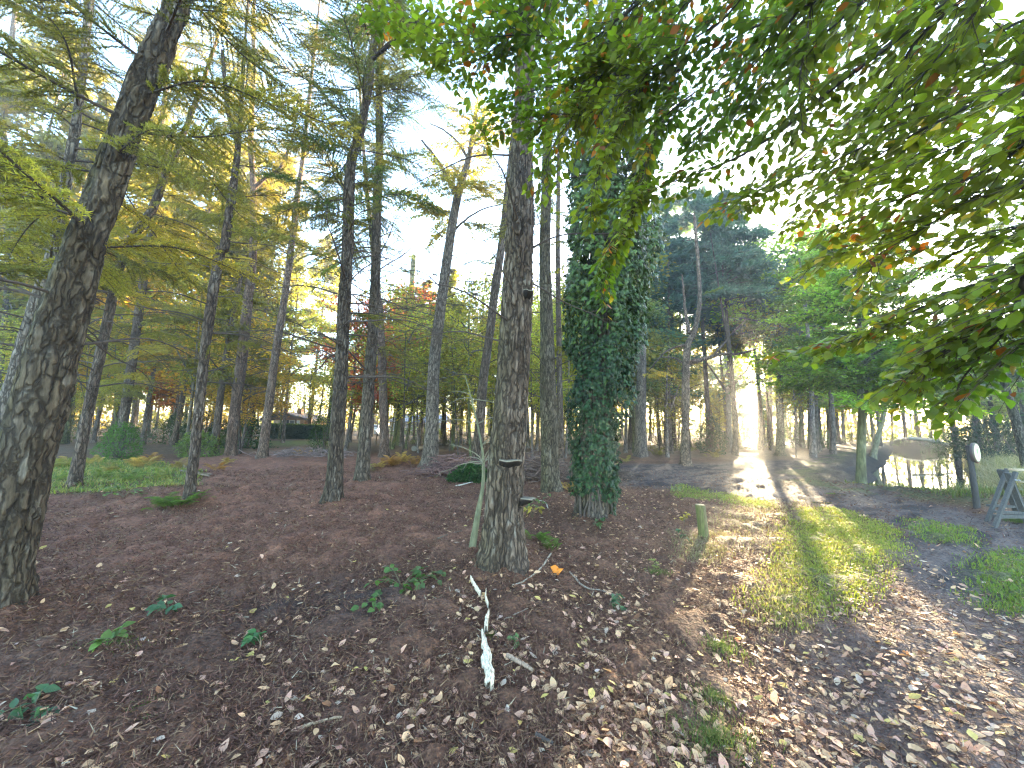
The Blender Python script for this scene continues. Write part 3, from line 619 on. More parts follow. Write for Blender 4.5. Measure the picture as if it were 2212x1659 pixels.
# ------------------------------------------------------------------ trunks
def trunk(root, t, seed):
    """the trunk follows the course measured in the photograph at the distance where its foot stands"""
    base = t['base']; Y = base[1]; P = []; R = []
    for (px, py, w) in t['p']:
        q = at_depth(px, py, Y); dz = project(q)[2]
        hd = math.hypot(q[0], q[1]); P.append(q); R.append(w*dz/(2*FPX)*abs(q[1])/hd)
    P[0] = base.copy()
    P = np.array(P); R = np.array(R)
    top = P[-1]; d = unit(P[-1]-P[-2]); H = t['H']
    if H > top[2]+.3:
        n = 4
        for k in range(1, n+1):
            u = k/n; dd = unit(d*(1-u*.6)+UP*u*.6); P = np.vstack([P, P[-1]+dd*(H-top[2])/n/max(dd[2], .4)]); R = np.append(R, max(.02, R[len(t['p'])-1]*(1-u*.85)))
    P = np.vstack([P[0]-UP*.22, P]); R = np.append(R[0]*1.12, R)
    seg = np.concatenate([[0], np.cumsum(np.linalg.norm(np.diff(P, axis=0), axis=1))])
    sides, rows = t['res']
    cut = seg[len(t['p'])]
    u = np.concatenate([np.linspace(0, cut, rows), np.linspace(cut, seg[-1], 14)[1:]]) if seg[-1] > cut+.3 else np.linspace(0, cut, rows)
    Pc = resample(P, 400); sc = np.concatenate([[0], np.cumsum(np.linalg.norm(np.diff(Pc, axis=0), axis=1))]); sc *= seg[-1]/sc[-1]
    L = np.stack([np.interp(u, sc, Pc[:, i]) for i in range(3)], 1); Rr = np.interp(u, seg, R)
    t['line'], t['rad'] = L, Rr
    T, A, B = frames(L); th = np.arange(sides)*2*math.pi/sides
    cs, sn = np.cos(th)[None], np.sin(th)[None]
    hgt = L[:, 2:3]-base[2]
    ang = th[None]+.15*hgt
    fl = .30*np.exp(-np.clip(hgt, 0, 9)/.17)*(1+1.0*np.sin(ang*4+seed)*.8+.5*np.sin(ang*7+2*seed))
    RR = Rr[:, None]*(1+fl)
    cx, cz = t['cell']
    X = RR*cs/cx; Yy = RR*sn/cx; Zz = np.broadcast_to(u[:, None]/cz, X.shape)
    wv = noise3(X*.7, Yy*.7, Zz*1.3, seed)*1.1
    f1, f2 = worley3(X+wv, Yy-wv, Zz+.6*wv, seed)
    fur = np.abs(2*noise3(X*.85+1.6*wv, Yy*.85-1.6*wv, Zz*.30, seed+21)-1); fur2 = np.abs(2*noise3(X*1.9+2*wv, Yy*1.9, Zz*.8, seed+23)-1)
    plate = np.clip(.25+.75*sstep(0.02, .36, fur), 0, 1)*(.55+.45*sstep(.0, .32, fur2))*(.72+.28*sstep(0.0, .30, f2-f1)); rough = noise3(X*2.6, Yy*2.6, Zz*5, seed+3)
    big = noise3(X*.22, Yy*.22, Zz*.35, seed+5)-.5
    amp = t['amp']
    RR = RR + 1.5*amp*(plate-1)*(.6+.8*noise3(X*.4, Yy*.4, Zz*.4, seed+9)) + amp*.55*(rough-.5)*plate + amp*1.3*big
    V = L[:, None]+RR[..., None]*(cs[..., None]*A[:, None]+sn[..., None]*B[:, None])
    nrm = cs[..., None]*A[:, None]+sn[..., None]*B[:, None]
    col = np.asarray(t['col'])*1.05*(.72+.6*rough[..., None])
    col = col*(.50+.5*plate[..., None])+(1-plate[..., None])*np.array([.012,.007,.004])
    lich = sstep(.62, .8, noise3(X*1.3, Yy*1.3, Zz*2.4, seed+17))*plate*.45
    col = col*(1-lich[..., None])+lich[..., None]*np.array([.30,.26,.21])
    mo = np.clip((.02-.95*nrm[..., 0]+.15*nrm[..., 1])*1.0+.9*(noise3(X*.35, Yy*.35, Zz*.5, seed+11)-.45), 0, 1)*t['moss']
    mo = mo*(.35+.65*rough)
    col = col*(1-mo[..., None])+mo[..., None]*np.array([.105,.115,.034])
    nr = len(L); i = np.arange(nr-1)[:, None]; j = np.arange(sides)[None]
    F = np.stack([i*sides+j, i*sides+(j+1) % sides, (i+1)*sides+(j+1) % sides, (i+1)*sides+j], -1).reshape(-1, 4)
    a = Acc(); a.add((V-base).reshape(-1, 3), F, col.reshape(-1, 3))
    tube(a, np.stack([L[-1]-base, L[-1]-base+d*.25]), [Rr[-1], .004], 6, t['col'])
    return a.build('trunk', M_SMOOTH if t['amp'] <= .005 else M_BARK, root, True)
def put_branch(root, tm, M, ocol, wname='branch', fname='needles'):
    o = link(wname, tm[0], root, M)
    if tm[1] is not None:
        f = link(fname, tm[1], o); f.color = (*ocol, 1.0)
    return o
def branch_matrix(p, az, tilt, s, roll=0.0):
    return Matrix.Translation(Vector(p)) @ Matrix.Rotation(az, 4, 'Z') @ Matrix.Rotation(-tilt, 4, 'Y') @ Matrix.Rotation(roll, 4, 'X') @ Matrix.Diagonal((s, s, s, 1))
def near_beam(P, extra=0.0):
    """true where a point would stand in one of the sun's open lanes through the wood"""
    for (o, r) in LANES:
        v = np.asarray(P)-o; k = v@SUNn; d = np.linalg.norm(v-np.multiply.outer(k, SUNn), axis=-1)
        if np.any((k > 0) & (d < r+extra)): return True
    return False
LANES = [(np.array([0, 0, EYE]), .55)]
for (px, py, r) in ((1665,1035,.35), (1800,1165,.45), (1360,1018,.15)):
    LANES.append((on_ground(px, py), r))
def dress(root, t, seed, z0, z1, n, lmax, cols, kinds, wname='branch', fname='needles', keep=1.3, az_bias=None, tilt=(-.15, .35), bare_below=None):
    """hang branches on a trunk between two heights"""
    g = np.random.default_rng(seed); L, R = t['line'], t['rad']; base = t['base']
    for k in range(n):
        z = z0+(z1-z0)*(k+g.uniform(-.4, .4))/n
        p = np.array([np.interp(z, L[:, 2], L[:, i]) for i in range(3)]); p[2] = z
        ok = False
        for _ in range(12):
            az = g.uniform(0, 2*math.pi) if az_bias is None else g.normal(az_bias[0], az_bias[1])
            fr = (z-z0)/(z1-z0+1e-6); s = lmax*(1-.55*fr)*g.uniform(.6, 1.1)/2.4
            tip = p+np.array([math.cos(az), math.sin(az), 0])*s*2.3
            mid = p+np.array([math.cos(az), math.sin(az), 0])*s*1.3
            if min(np.hypot(*tip[:2]), np.hypot(*mid[:2])) > keep and not near_beam(np.array([tip, mid, p+.3*(tip-p)]), .25): ok = True; break
        if not ok: continue
        bare = bare_below is not None and z < bare_below and g.random() < .93
        tm = BARE[g.integers(len(BARE))] if bare else kinds[g.integers(len(kinds))]
        c = np.asarray(cols[g.integers(len(cols))])*g.uniform(.8, 1.2)
        put_branch(root, tm, branch_matrix(p-base, az, g.uniform(*tilt), s, g.uniform(-.3, .3)), c, 'bare_branch' if bare else wname, fname)
YEL = (.33,.27,.045); YGR = (.26,.24,.04); GRN = (.12,.17,.035); OLV = (.20,.19,.045); GLD = (.42,.28,.04); BLU = (.075,.135,.095); FRESH = (.19,.31,.04); DGR = (.075,.14,.035)
ROOTS = {}
for i, (k, t) in enumerate(TREES.items()):
    b = t['base']
    r = empty(t['kind'], b, LABELS[k], 'tree', {'larch_tree': 'larches in the clearing', 'pine_tree': 'pines beside the path', 'oak_tree': 'oaks in the wood'}.get(t['kind']))
    ROOTS[k] = r; trunk(r, t, i+3)
def hash_id(k): return sum((i+1)*ord(c) for i, c in enumerate(k))
D = lambda k, *a, **kw: dress(ROOTS[k], TREES[k], hash_id(k), *a, **kw)
def limb(k, pts, w0, w1, sides=9):
    t = TREES[k]; base = t['base']; P = np.array([at_depth(px, py, base[1]+dy) for (px, py, dy) in pts]); n = 22; L = resample(P, n)
    dz = project(P[0])[2]; a = Acc(); tube(a, L-base+np.cumsum(rng.normal(0, .008, (n, 3)), 0), np.linspace(w0, w1, n)*dz/(2*FPX), sides, np.asarray(t['col'])*.75)
    a.build('limb', M_BARK, ROOTS[k], True)
limb('pine_lit', [(1484,786,0),(1520,776,-.3),(1562,764,-.6),(1600,763,-.9),(1640,752,-1.2)], 11, 3)
limb('pine_lit', [(1540,771,-.4),(1560,745,-.5),(1580,722,-.6),(1610,690,-.8)], 6, 2)
limb('pine_lit', [(1480,786,0),(1455,775,.2),(1425,772,.5)], 6, 2)
limb('pine_lit', [(1483,745,0),(1440,760,.4),(1400,800,.8)], 6, 2)
limb('pine_lit', [(1488,720,0),(1482,680,.1),(1478,640,.2),(1470,590,.2)], 9, 3)
limb('y_fork', [(1573,850,0),(1555,825,.2),(1535,795,.4),(1510,765,.6)], 6, 2)
limb('y_fork', [(1574,848,0),(1597,815,-.2),(1615,795,-.4),(1628,760,-.6)], 7, 2)
limb('y_fork', [(1576,880,0),(1600,868,-.3),(1640,845,-.6)], 4, 1.5)
limb('path_y', [(1748,835,0),(1757,800,.2),(1764,760,.4),(1768,700,.5)], 9, 5)
limb('twin_a', [(549,405,0),(575,385,-.2),(603,365,-.3),(625,315,-.4),(640,250,-.5)], 8, 3)
limb('fern_side', [(514,312,0),(500,262,-.2),(486,215,-.3),(478,120,-.4)], 13, 6)
limb('grey_fork', [(988,425,0),(967,385,-.2),(945,345,-.4),(915,300,-.6)], 11, 4)
limb('grey_fork', [(972,505,0),(1000,480,.2),(1040,455,.3),(1085,440,.4)], 6, 2)
limb('grey_fork', [(1012,345,0),(990,310,.2),(960,285,.4),(930,270,.5)], 7, 2)
limb('young', [(1858,786,0),(1890,765,-.3),(1935,745,-.6),(1990,720,-1.0)], 7, 2)
limb('young', [(1857,690,0),(1830,640,.3),(1800,585,.6),(1770,530,.9)], 6, 2)
limb('young', [(1857,700,0),(1820,690,.3),(1770,655,.6),(1740,620,.9)], 6, 2)
limb('mid_a', [(803,130,0),(845,95,-.4),(885,60,-.8),(930,10,-1.2)], 8, 3)
def TOP(k, z): return max(z, TREES[k]['H']*.97) if TREES[k]['kind'] == 'larch_tree' else z
D('lean', 2.0, TOP('lean', 7.5), 70, 2.0, [YGR, OLV, YEL, OLV], LARCH, keep=1.9, bare_below=2.7)
D('behind_lean', 2.8, TOP('behind_lean', 12), 92, 2.8, [YGR, OLV, YEL], LARCH, keep=2, bare_below=4.0)
D('edge', 4, TOP('edge', 16), 70, 3.4, [YEL, YGR], LARCH)
D('forked_left', 2.2, TOP('forked_left', 11), 92, 2.6, [OLV, YGR, YEL], LARCH, bare_below=4.2)
D('stump_side', 2.4, TOP('stump_side', 16), 109, 3.4, [YGR, YEL, OLV], LARCH)
D('fern_side', 2.4, TOP('fern_side', 9.4), 56, 2.2, [OLV, YGR], LARCH, bare_below=5.4)
D('twin_a', 2.6, TOP('twin_a', 19), 113, 3.2, [YEL, YGR, YEL], LARCH, bare_below=8.0)
D('twin_b', 4.0, TOP('twin_b', 18), 74, 2.8, [YEL, YGR], LARCH, bare_below=9.0)
D('mid_a', 2.4, TOP('mid_a', 14.5), 109, 2.6, [GRN, OLV, OLV], LARCH, keep=2.2, bare_below=5.2)
D('mid_b', 2.4, TOP('mid_b', 16.5), 119, 2.9, [GRN, OLV, YGR], LARCH, keep=2.2, bare_below=6.6)
D('mid_c', 3, TOP('mid_c', 11), 31, 2.2, [YGR, YEL], LARCH, bare_below=6.5)
D('mossy', 4, TOP('mossy', 15), 31, 2.4, [YGR, GRN], LEAFY, wname='branch', fname='leaves')
D('grey_fork', 5.5, TOP('grey_fork', 14), 70, 3.0, [YGR, YEL], LEAFY, fname='leaves', bare_below=9)
D('behind_centre', 2.6, TOP('behind_centre', 13.5), 37, 2.4, [OLV, YGR], LARCH, bare_below=7)
D('centre', 2.2, TOP('centre', 13.5), 46, 1.9, [OLV, YGR], LARCH, keep=2.4, bare_below=6)
D('right_of_centre', 2.2, TOP('right_of_centre', 15.5), 50, 2.2, [OLV, YGR], LARCH, bare_below=6.2)
D('thin_partner', 3, TOP('thin_partner', 14), 28, 1.8, [OLV, YGR], LARCH, bare_below=7)
D('ivied', 6.5, TOP('ivied', 11.8), 22, 2.2, [OLV, GRN], LARCH, keep=2.4)
D('droop', 3.0, TOP('droop', 14), 43, 2.8, [YGR, YEL, OLV], LARCH)
D('pine_lit', 3.2, TOP('pine_lit', 9.3), 28, 2.0, [BLU, GRN], PINE, bare_below=9.5)
D('shaft_big', 5, TOP('shaft_big', 12.6), 46, 3.5, [BLU, GRN], LEAFY, fname='leaves')
D('shaft_thin', 8, TOP('shaft_thin', 17), 28, 2.4, [BLU], PINE)
for k in ('path_a', 'path_y'): D(k, 4, 16.9, 44, 3.4, [GRN, FRESH], LEAFY, fname='leaves')
for k in ('path_b', 'path_c', 'path_d'): D(k, 6, 18.5, 34, 3.0, [BLU, GRN], PINE)
D('young', 2.2, TOP('young', 8.1), 115, 3.5, [FRESH, FRESH, GRN], LEAFY, fname='leaves', tilt=(.05, .55))
for k in ('bank_lean', 'bank_a', 'bank_b'): D(k, 3.4, TREES[k]['H'], 40, 3.0, [FRESH, GRN], LEAFY, fname='leaves')
D('right_dark', 3.0, TOP('right_dark', 10.5), 40, 2.6, [DGR, GRN], LEAFY, fname='leaves')
# ------------------------------------------------------------------ the wood behind: tree after tree, each its own trunk and crown
def crown_broad(seed, n_limb=13, clumps=7, per=95, ll=.0165, spread=.23, low=.25):
    """a broad crown in a space one unit high: limbs that end in clumps of folded leaves"""
    g = np.random.default_rng(seed); w = Acc(); f = Acc()
    for k in range(n_limb):
        z = low+(.93-low)*(k+g.random())/n_limb; az = g.uniform(0, 6.283); l = spread*(1.05-.75*abs((z-low)/(1-low)-.35))*g.uniform(.6, 1.15)
        d = np.array([math.cos(az), math.sin(az), g.uniform(.15, .8)]); p = np.array([0, 0, z-.08])
        s = np.linspace(0, 1, 6)[:, None]; Q = p+d*l*s+np.array([0, 0, -.10])*l*s*s+np.cumsum(g.normal(0, .004, (6, 3)), 0)
        tube(w, Q, np.linspace(.0052, .0012, 6), 4, (.10,.085,.065), cap=False)
        for c in range(clumps):
            u = g.uniform(.25, 1.05); cpos = p+d*l*u+g.normal(0, 1, 3)*np.array([.04, .04, .025])
            tube(w, np.stack([p+d*l*u*.7, (p+d*l*u*.85+cpos)/2, cpos]), [.0016, .0012, .0006], 3, (.10,.085,.065), cap=False)
            n = int(per*g.uniform(.5, 1.4)); e = g.normal(0, 1, (n, 3))*np.array([.036, .036, .024])*g.uniform(.7, 1.3)
            B = cpos+e; D_ = unit(e*[1, 1, .3]+g.normal(0, .02, (n, 3))+[0, 0, -.008]); nr = unit(UP+g.normal(0, .8, (n, 3)))
            L_ = ll*g.uniform(.6, 1.3, n); tv = g.uniform(.6, 1.25)*g.uniform(.7, 1.3, n)
            rhombs(f, B, D_, nr, L_, L_*.66, np.clip(tv[:, None]*np.ones(3)+g.normal(0, .10, (n, 3))*[1.1, .5, .15], .15, 2))
    return w, f
def crown_conifer(seed, n=60, low=.28, per=260, spread=.15, blue=False):
    g = np.random.default_rng(seed); w = Acc(); f = Acc()
    for k in range(n):
        z = low+(.98-low)*(k+g.random())/n; az = g.uniform(0, 6.283); fr = (z-low)/(1-low)
        l = spread*(1.0-.8*fr**1.5)*g.uniform(.5, 1.15); d = np.array([math.cos(az), math.sin(az), g.uniform(-.15, .35)])
        s = np.linspace(0, 1, 5)[:, None]; p = np.array([0, 0, z]); Q = p+d*l*s+np.array([0, 0, -.25])*l*s*s
        tube(w, Q, np.linspace(.0028, .0007, 5), 3, (.09,.07,.055), cap=False)
        bare = g.random() < .55*(1-fr)
        m = int(per*g.uniform(.4, 1.2)*(.2 if bare else 1)); u = np.sqrt(g.random(m))
        B = p+d*l*u[:, None]+np.array([0, 0, -.25])*l*(u**2)[:, None]+unit(np.cross(d, UP))*(g.normal(0, .30, m)*l*(.25+.9*u*(1.15-u)))[:, None]+g.normal(0, .006, (m, 3))
        dd = unit(d*.7+g.normal(0, .6, (m, 3))+[0, 0, -.25])
        tv = g.uniform(.65, 1.3, m)*g.uniform(.75, 1.2)
        slivers(f, B, dd, g.uniform(.7, 1.4, m)*.019, g.uniform(.7, 1.4, m)*.0060, np.clip(tv[:, None]*np.ones(3)+g.normal(0, .07, (m, 3))*[1, .5, .3], .15, 2), g)
    return w, f
CB = [tmpl('broad_crown', crown_broad(300+k, n_limb=11+k, spread=.20+.02*k, low=(.36, .42, .30, .46)[k]), M_BROAD) for k in range(4)]
CC = [tmpl('conifer_crown', crown_conifer(320+k, spread=(.13, .17, .15)[k], low=(.35, .25, .45)[k]), M_NEEDLE) for k in range(3)]
CH = [tmpl('high_crown', crown_conifer(330+k, n=70, low=.54, per=330, spread=.18), M_NEEDLE) for k in range(2)]
CT = [tmpl('thin_crown', crown_broad(340+k, n_limb=9, clumps=5, per=60, ll=.0145, spread=.17, low=.3), M_BROAD) for k in range(2)]
def slim_trunk(root, H, r, lean, col, seed, fork=False):
    g = np.random.default_rng(seed); n = 16; s = np.linspace(0, 1, n); a = Acc()
    wob = np.stack([np.sin(s*g.uniform(2, 5)+g.uniform(0, 6)), np.sin(s*g.uniform(2, 5)+g.uniform(0, 6))], 1)*r*1.6*s[:, None]**.5
    wob -= wob[0]
    Q = np.stack([lean[0]*s*H+wob[:, 0], lean[1]*s*H+wob[:, 1], s*H-.15], 1)
    R = r*(1-.88*s**1.2)*(1+.45*np.exp(-s*H/.25)); c = np.asarray(col)*g.uniform(.75, 1.2)
    cc = c*(.75+.5*g.random((n, 1)))
    tube(a, Q, R, 9, np.repeat(cc, 9, 0), cap=False)
    if fork:
        k = n//3; d = np.array([g.choice([-1, 1])*.35, g.normal(0, .2), 1.0]); u = np.linspace(0, 1, 8)[:, None]
        tube(a, Q[k]+d*u*H*.42+np.array([0, 0, .0])*u, R[k]*np.linspace(.75, .12, 8), 7, c, cap=False)
    for _ in range(7):       # dead snags low on the stem
        z = g.uniform(.12, .5); p = np.array([np.interp(z, s, Q[:, i]) for i in range(3)]); az = g.uniform(0, 6.28); l = g.uniform(.4, 1.6)
        d = np.array([math.cos(az), math.sin(az), g.uniform(-.2, .5)]); u = np.linspace(0, 1, 4)[:, None]
        tube(a, p+d*l*u+np.array([0, 0, -.25])*l*u*u, [.018, .012, .008, .003], 4, c*.8, cap=False)
    o = a.build('trunk', M_BARK_FAR, root, True); return Q
def back_tree(x, y, H, r, kind, ccol, bark, label, group, seed, lean=(0, 0), fork=False, cw=1.0):
    root = empty({'b': 'broadleaf_tree', 't': 'thin_tree', 'c': 'conifer_tree', 'h': 'conifer_tree'}[kind], (x, y, zc(x, y)), label, 'tree', group)
    Q = slim_trunk(root, H, r, lean, bark, seed, fork)
    g = np.random.default_rng(seed+5); T_ = {'b': CB, 't': CT, 'c': CC, 'h': CH}[kind]; tm = T_[g.integers(len(T_))]
    sh = Matrix.Identity(4); sh[0][2] = lean[0]; sh[1][2] = lean[1]
    M = sh @ Matrix.Rotation(g.uniform(0, 6.28), 4, 'Z') @ Matrix.Diagonal((H*cw, H*cw, H, 1))
    lo = link('limbs', tm[0], root, M); c = link('crown', tm[1], root, M); c.color = (*(np.asarray(ccol)*g.uniform(.8, 1.2)), 1)
    return root
ORA = (.50,.20,.035); RED = (.46,.12,.055); GOLD = (.50,.34,.045); LIME = (.38,.38,.06); SAGE = (.20,.26,.10); TEAL = (.09,.16,.12)
def bpx(px, Y):
    p = at_depth(px, 935, Y); return p[0], p[1]
# named ones: (px, distance, height, radius, kind, colour, bark, label, lean, fork)
for q, (px, Y, H, r, kd, cc, bk, lb, ln, fk) in enumerate([
    (205, 24, 10, .12, 'b', GOLD, GREY_BARK, 'golden-leaved small tree behind the crooked mossy larch on the left', (.03, 0), True),
    (372, 27, 9.5, .13, 'b', ORA, GREY_BARK, 'orange autumn tree glowing between the left larches', (0, 0), False),
    (322, 33, 9.5, .12, 'b', ORA, GREY_BARK, 'copper-orange tree behind the larch with the green bush at its foot', (.02, 0), False),
    (403, 19, 11, .085, 't', LIME, (.30,.26,.20), 'pale thin birch-like stem just left of the slim larch by the fern', (.02, 0), True),
    (418, 20, 11, .07, 't', GOLD, (.28,.24,.18), 'second pale thin stem just behind the slim larch by the fern', (.04, 0), False),
    (468, 17, 13, .16, 'c', YGR, LARCH_BARK, 'larch half hidden to the right of the slim larch by the fern', (.05, 0), False),
    (455, 26, 10, .07, 't', GOLD, GREY_BARK, 'thin yellow-leaved sapling left of the red-brown larch with curved limb', (.05, .02), False),
    (536, 24, 8, .09, 'b', GOLD, GREY_BARK, 'yellow-leaved tree right behind the red-brown larch with curved limb', (.02, 0), False),
    (613, 27, 14, .11, 't', LIME, GREY_BARK, 'straight thin pole-like tree in front of the far brown house', (.01, 0), False),
    (603, 33, 8, .09, 't', GOLD, MOSSY, 'small wavy-stemmed tree left of the pole-like tree by the house', (.01, 0), False),
    (664, 34, 7.5, .08, 't', LIME, GREY_BARK, 'thin small tree at the right end of the brown house roof', (0, 0), True),
    (688, 36, 9, .10, 't', LIME, GREY_BARK, 'pale thin tree right of the house before the hedge', (0, 0), False),
    (748, 20, 9, .10, 'b', RED, GREY_BARK, 'red-leaved oak showing behind the dark left one of the close pair', (.05, 0), False),
    (868, 26, 13, .10, 'b', RED, GREY_BARK, 'tall tree with red and orange top behind the close pair of larches', (.0, 0), False),
    (757, 30, 11, .10, 't', GOLD, GREY_BARK, 'slanting thin stem between the close pair of larches', (.07, 0), False),
    (848, 23, 11, .10, 't', YGR, MOSSY, 'mossy stem slanting left of the bright mossy sycamore', (.10, 0), True),
    (878, 24, 12, .10, 't', YGR, MOSSY, 'mossy stem slanting right of the bright mossy sycamore', (.12, 0), True),
    (905, 28, 13, .14, 'c', YGR, LARCH_BARK, 'dark stem just left of the grey forked oak', (.03, 0), False),
    (895, 34, 12, .11, 'b', LIME, GREY_BARK, 'yellow-green tree before the pale bungalow roof', (0, 0), False),
    (978, 25, 11, .13, 'b', YGR, MOSSY, 'bright mossy stem right of the grey forked oak', (.02, 0), True),
    (995, 27, 11, .12, 't', YGR, GREY_BARK, 'grey stem second to the right of the grey forked oak', (.03, 0), False),
    (1012, 30, 12, .11, 'b', GOLD, (.30,.27,.23), 'pale stem with golden leaves left of the leaning brown larch', (.02, 0), False),
    (1160, 24, 12, .10, 't', LIME, GREY_BARK, 'thin stem seen just right of the central trunk', (-.01, 0), False),
    (1228, 22, 12, .12, 'b', LIME, GREY_BARK, 'leafy tree behind the left edge of the ivy', (0, 0), False),
    (1350, 24, 12, .12, 'b', SAGE, GREY_BARK, 'leafy tree behind the right edge of the ivy', (0, 0), False),
    (1440, 21, 6.5, .10, 't', YGR, GREY_BARK, 'small crooked tree under the drooping larch sprays', (.05, 0), True),
    (1455, 27, 20, .18, 'h', TEAL, LARCH_BARK, 'blue-green conifer left of the pine with the bent bare top', (0, 0), False),
    (1530, 25, 19, .17, 'h', TEAL, LARCH_BARK, 'blue-green conifer right of the pine with the bent bare top', (0, 0), False),
    (1597, 33, 17, .16, 'h', TEAL, LARCH_BARK, 'blue-green conifer directly under the sun', (-.03, 0), False),
    (1640, 29, 17, .17, 'h', TEAL, LARCH_BARK, 'tall blue-green conifer between the sun and the oak in the sun shaft', (0, 0), False),
    (1752, 22, 16, .15, 'b', FRESH, GREY_BARK, 'tall green tree just right of the oak in the sun shaft', (0, 0), False),
    (1795, 25, 17, .16, 'b', FRESH, GREY_BARK, 'tall leafy tree left of the young beech, above the path', (0, 0), False),
    (1765, 29, 15, .18, 'b', DGR, GREY_BARK, 'dense dark-green tree behind the grey oak right of the sun shaft', (0, 0), False),
    (1775, 36, 12, .16, 'b', FRESH, GREY_BARK, 'leafy green tree behind the dark forked oak by the path', (0, 0), False),
    (1900, 40, 13, .15, 'b', FRESH, GREY_BARK, 'leafy tree on the bank above the water', (-.02, 0), False),
    (2062, 27, 11, .18, 'b', DGR, DARK_BARK, 'dark leaning tree wrapped in leaves right of the footbridge', (-.05, 0), False),
    (2105, 25, 10, .17, 'b', DGR, DARK_BARK, 'dark leafy tree behind the dry grass', (-.04, 0), False),
    (2150, 23, 9, .15, 'b', SAGE, DARK_BARK, 'leafy tree behind the round sign', (0, 0), False),
    (2215, 21, 9, .15, 'b', DGR, DARK_BARK, 'leafy tree behind the dark birch at the right edge', (0, 0), False)]):
    x, y = bpx(px, Y); back_tree(x, y, H, r, kd, cc, bk, lb, None, 600+q, ln, fk)
# the rest of the wood, told apart only by where they stand
CNAME = {LIME: 'yellow-green', GOLD: 'golden', YGR: 'olive-green', SAGE: 'grey-green', TEAL: 'blue-green', FRESH: 'fresh green', DGR: 'dark green'}
KNAME = {'b': 'broad-crowned tree', 't': 'thin tree', 'c': 'narrow conifer', 'h': 'bare-stemmed conifer with high crown'}
SECT = [(-250, 330, [LIME, GOLD, YGR, GOLD], 'bbct', 'in the hazy wood on the left', 'far back on the left'),
        (330, 560, [GOLD, LIME, YGR, SAGE], 'bctb', 'in the hazy wood left of the house', 'far back left of the house'),
        (700, 1080, [LIME, YGR, SAGE, GOLD], 'btct', 'between house and central trunk', 'far back in the middle'),
        (1120, 1400, [LIME, YGR, GOLD], 'btc', 'around the ivy-clad tree', 'far back behind the ivy-clad tree'),
        (1400, 1720, [YGR, SAGE, TEAL, YGR], 'cbcb', 'in the haze beneath the sun', 'far back beneath the sun'),
        (1720, 2450, [SAGE, FRESH, DGR, YGR], 'bcbb', 'beyond the path and ditch', 'far back beyond the path and ditch')]
g = np.random.default_rng(77); placed = [t['base'][:2] for t in TREES.values()]
def try_tree(sec, Y, px):
    x, y = bpx(px, Y)
    if ditch_dist(np.array([x]), np.array([y]))[0][0] < 4.2: return
    if 570 < px < 705 and Y < 46: return
    if 1795 < px < 1850 : return
    if any(math.hypot(x-a, y-b) < 2.4 for a, b in placed): return
    H = g.uniform(11, 16.5) if Y < 45 else g.uniform(12, 19)
    cp = np.array([[x, y, z] for z in np.linspace(H*.3, H*.95, 6)])
    lane = near_beam(cp, 1.5)
    if abs(px-1618) < 12: return
    k = int(g.integers(len(sec[3]))); kd = sec[3][k]; cc = sec[2][int(g.integers(len(sec[2])))]
    if kd == 'c' and cc in (GOLD,): cc = YGR
    if lane:                       # leave the sun's lanes open: high crowns near, low trees far
        if Y < 36: kd, H, cc = 'h', g.uniform(15, 18), (TEAL if g.random() < .6 else YGR)
        else: H = min(H, .140*Y)
    placed.append((x, y))
    bk = [GREY_BARK, LARCH_BARK, MOSSY, DARK_BARK][int(g.integers(4))]
    lab = 'far %s %s %s' % (CNAME[cc], KNAME[kd], sec[4])
    return back_tree(x, y, H, g.uniform(.09, .19), kd, cc, bk, lab, '%s %s %s' % (CNAME[cc], KNAME[kd], sec[5]), int(g.integers(1e6)), (g.normal(0.01, .025), g.normal(0, .02)), g.random() < .25, g.uniform(.85, 1.15))
for sec in SECT:
    wdt = sec[1]-sec[0]
    for Y0, Y1, dens in ((22, 34, .022 if sec[0] < 1400 else .034), (34, 48, .030 if sec[0] < 1400 else .05), (48, 68, .036)):
        for _ in range(int(wdt*dens*(2.5 if sec[0] in (1120, 1400) else 1))): try_tree(sec, g.uniform(Y0, Y1), g.uniform(sec[0], sec[1]))
# tall larches farther back on the left close the sky
for q in range(11):
    px, Y = (-60+73*q, 20+(q*7) % 13); x, y = bpx(px+g.uniform(-15, 15), Y)
    if 560 < px < 710: Y += 14; x, y = bpx(px, Y)
    placed.append((x, y)); back_tree(x, y, g.uniform(20, 26), g.uniform(.12, .19), 'c', [OLV, YGR, OLV][q % 3], LARCH_BARK, 'tall larch in the second row on the left, seen between the nearer trunks', 'larches in the second row on the left', 8000+q, (g.normal(.03, .02), 0), False, 1.0)
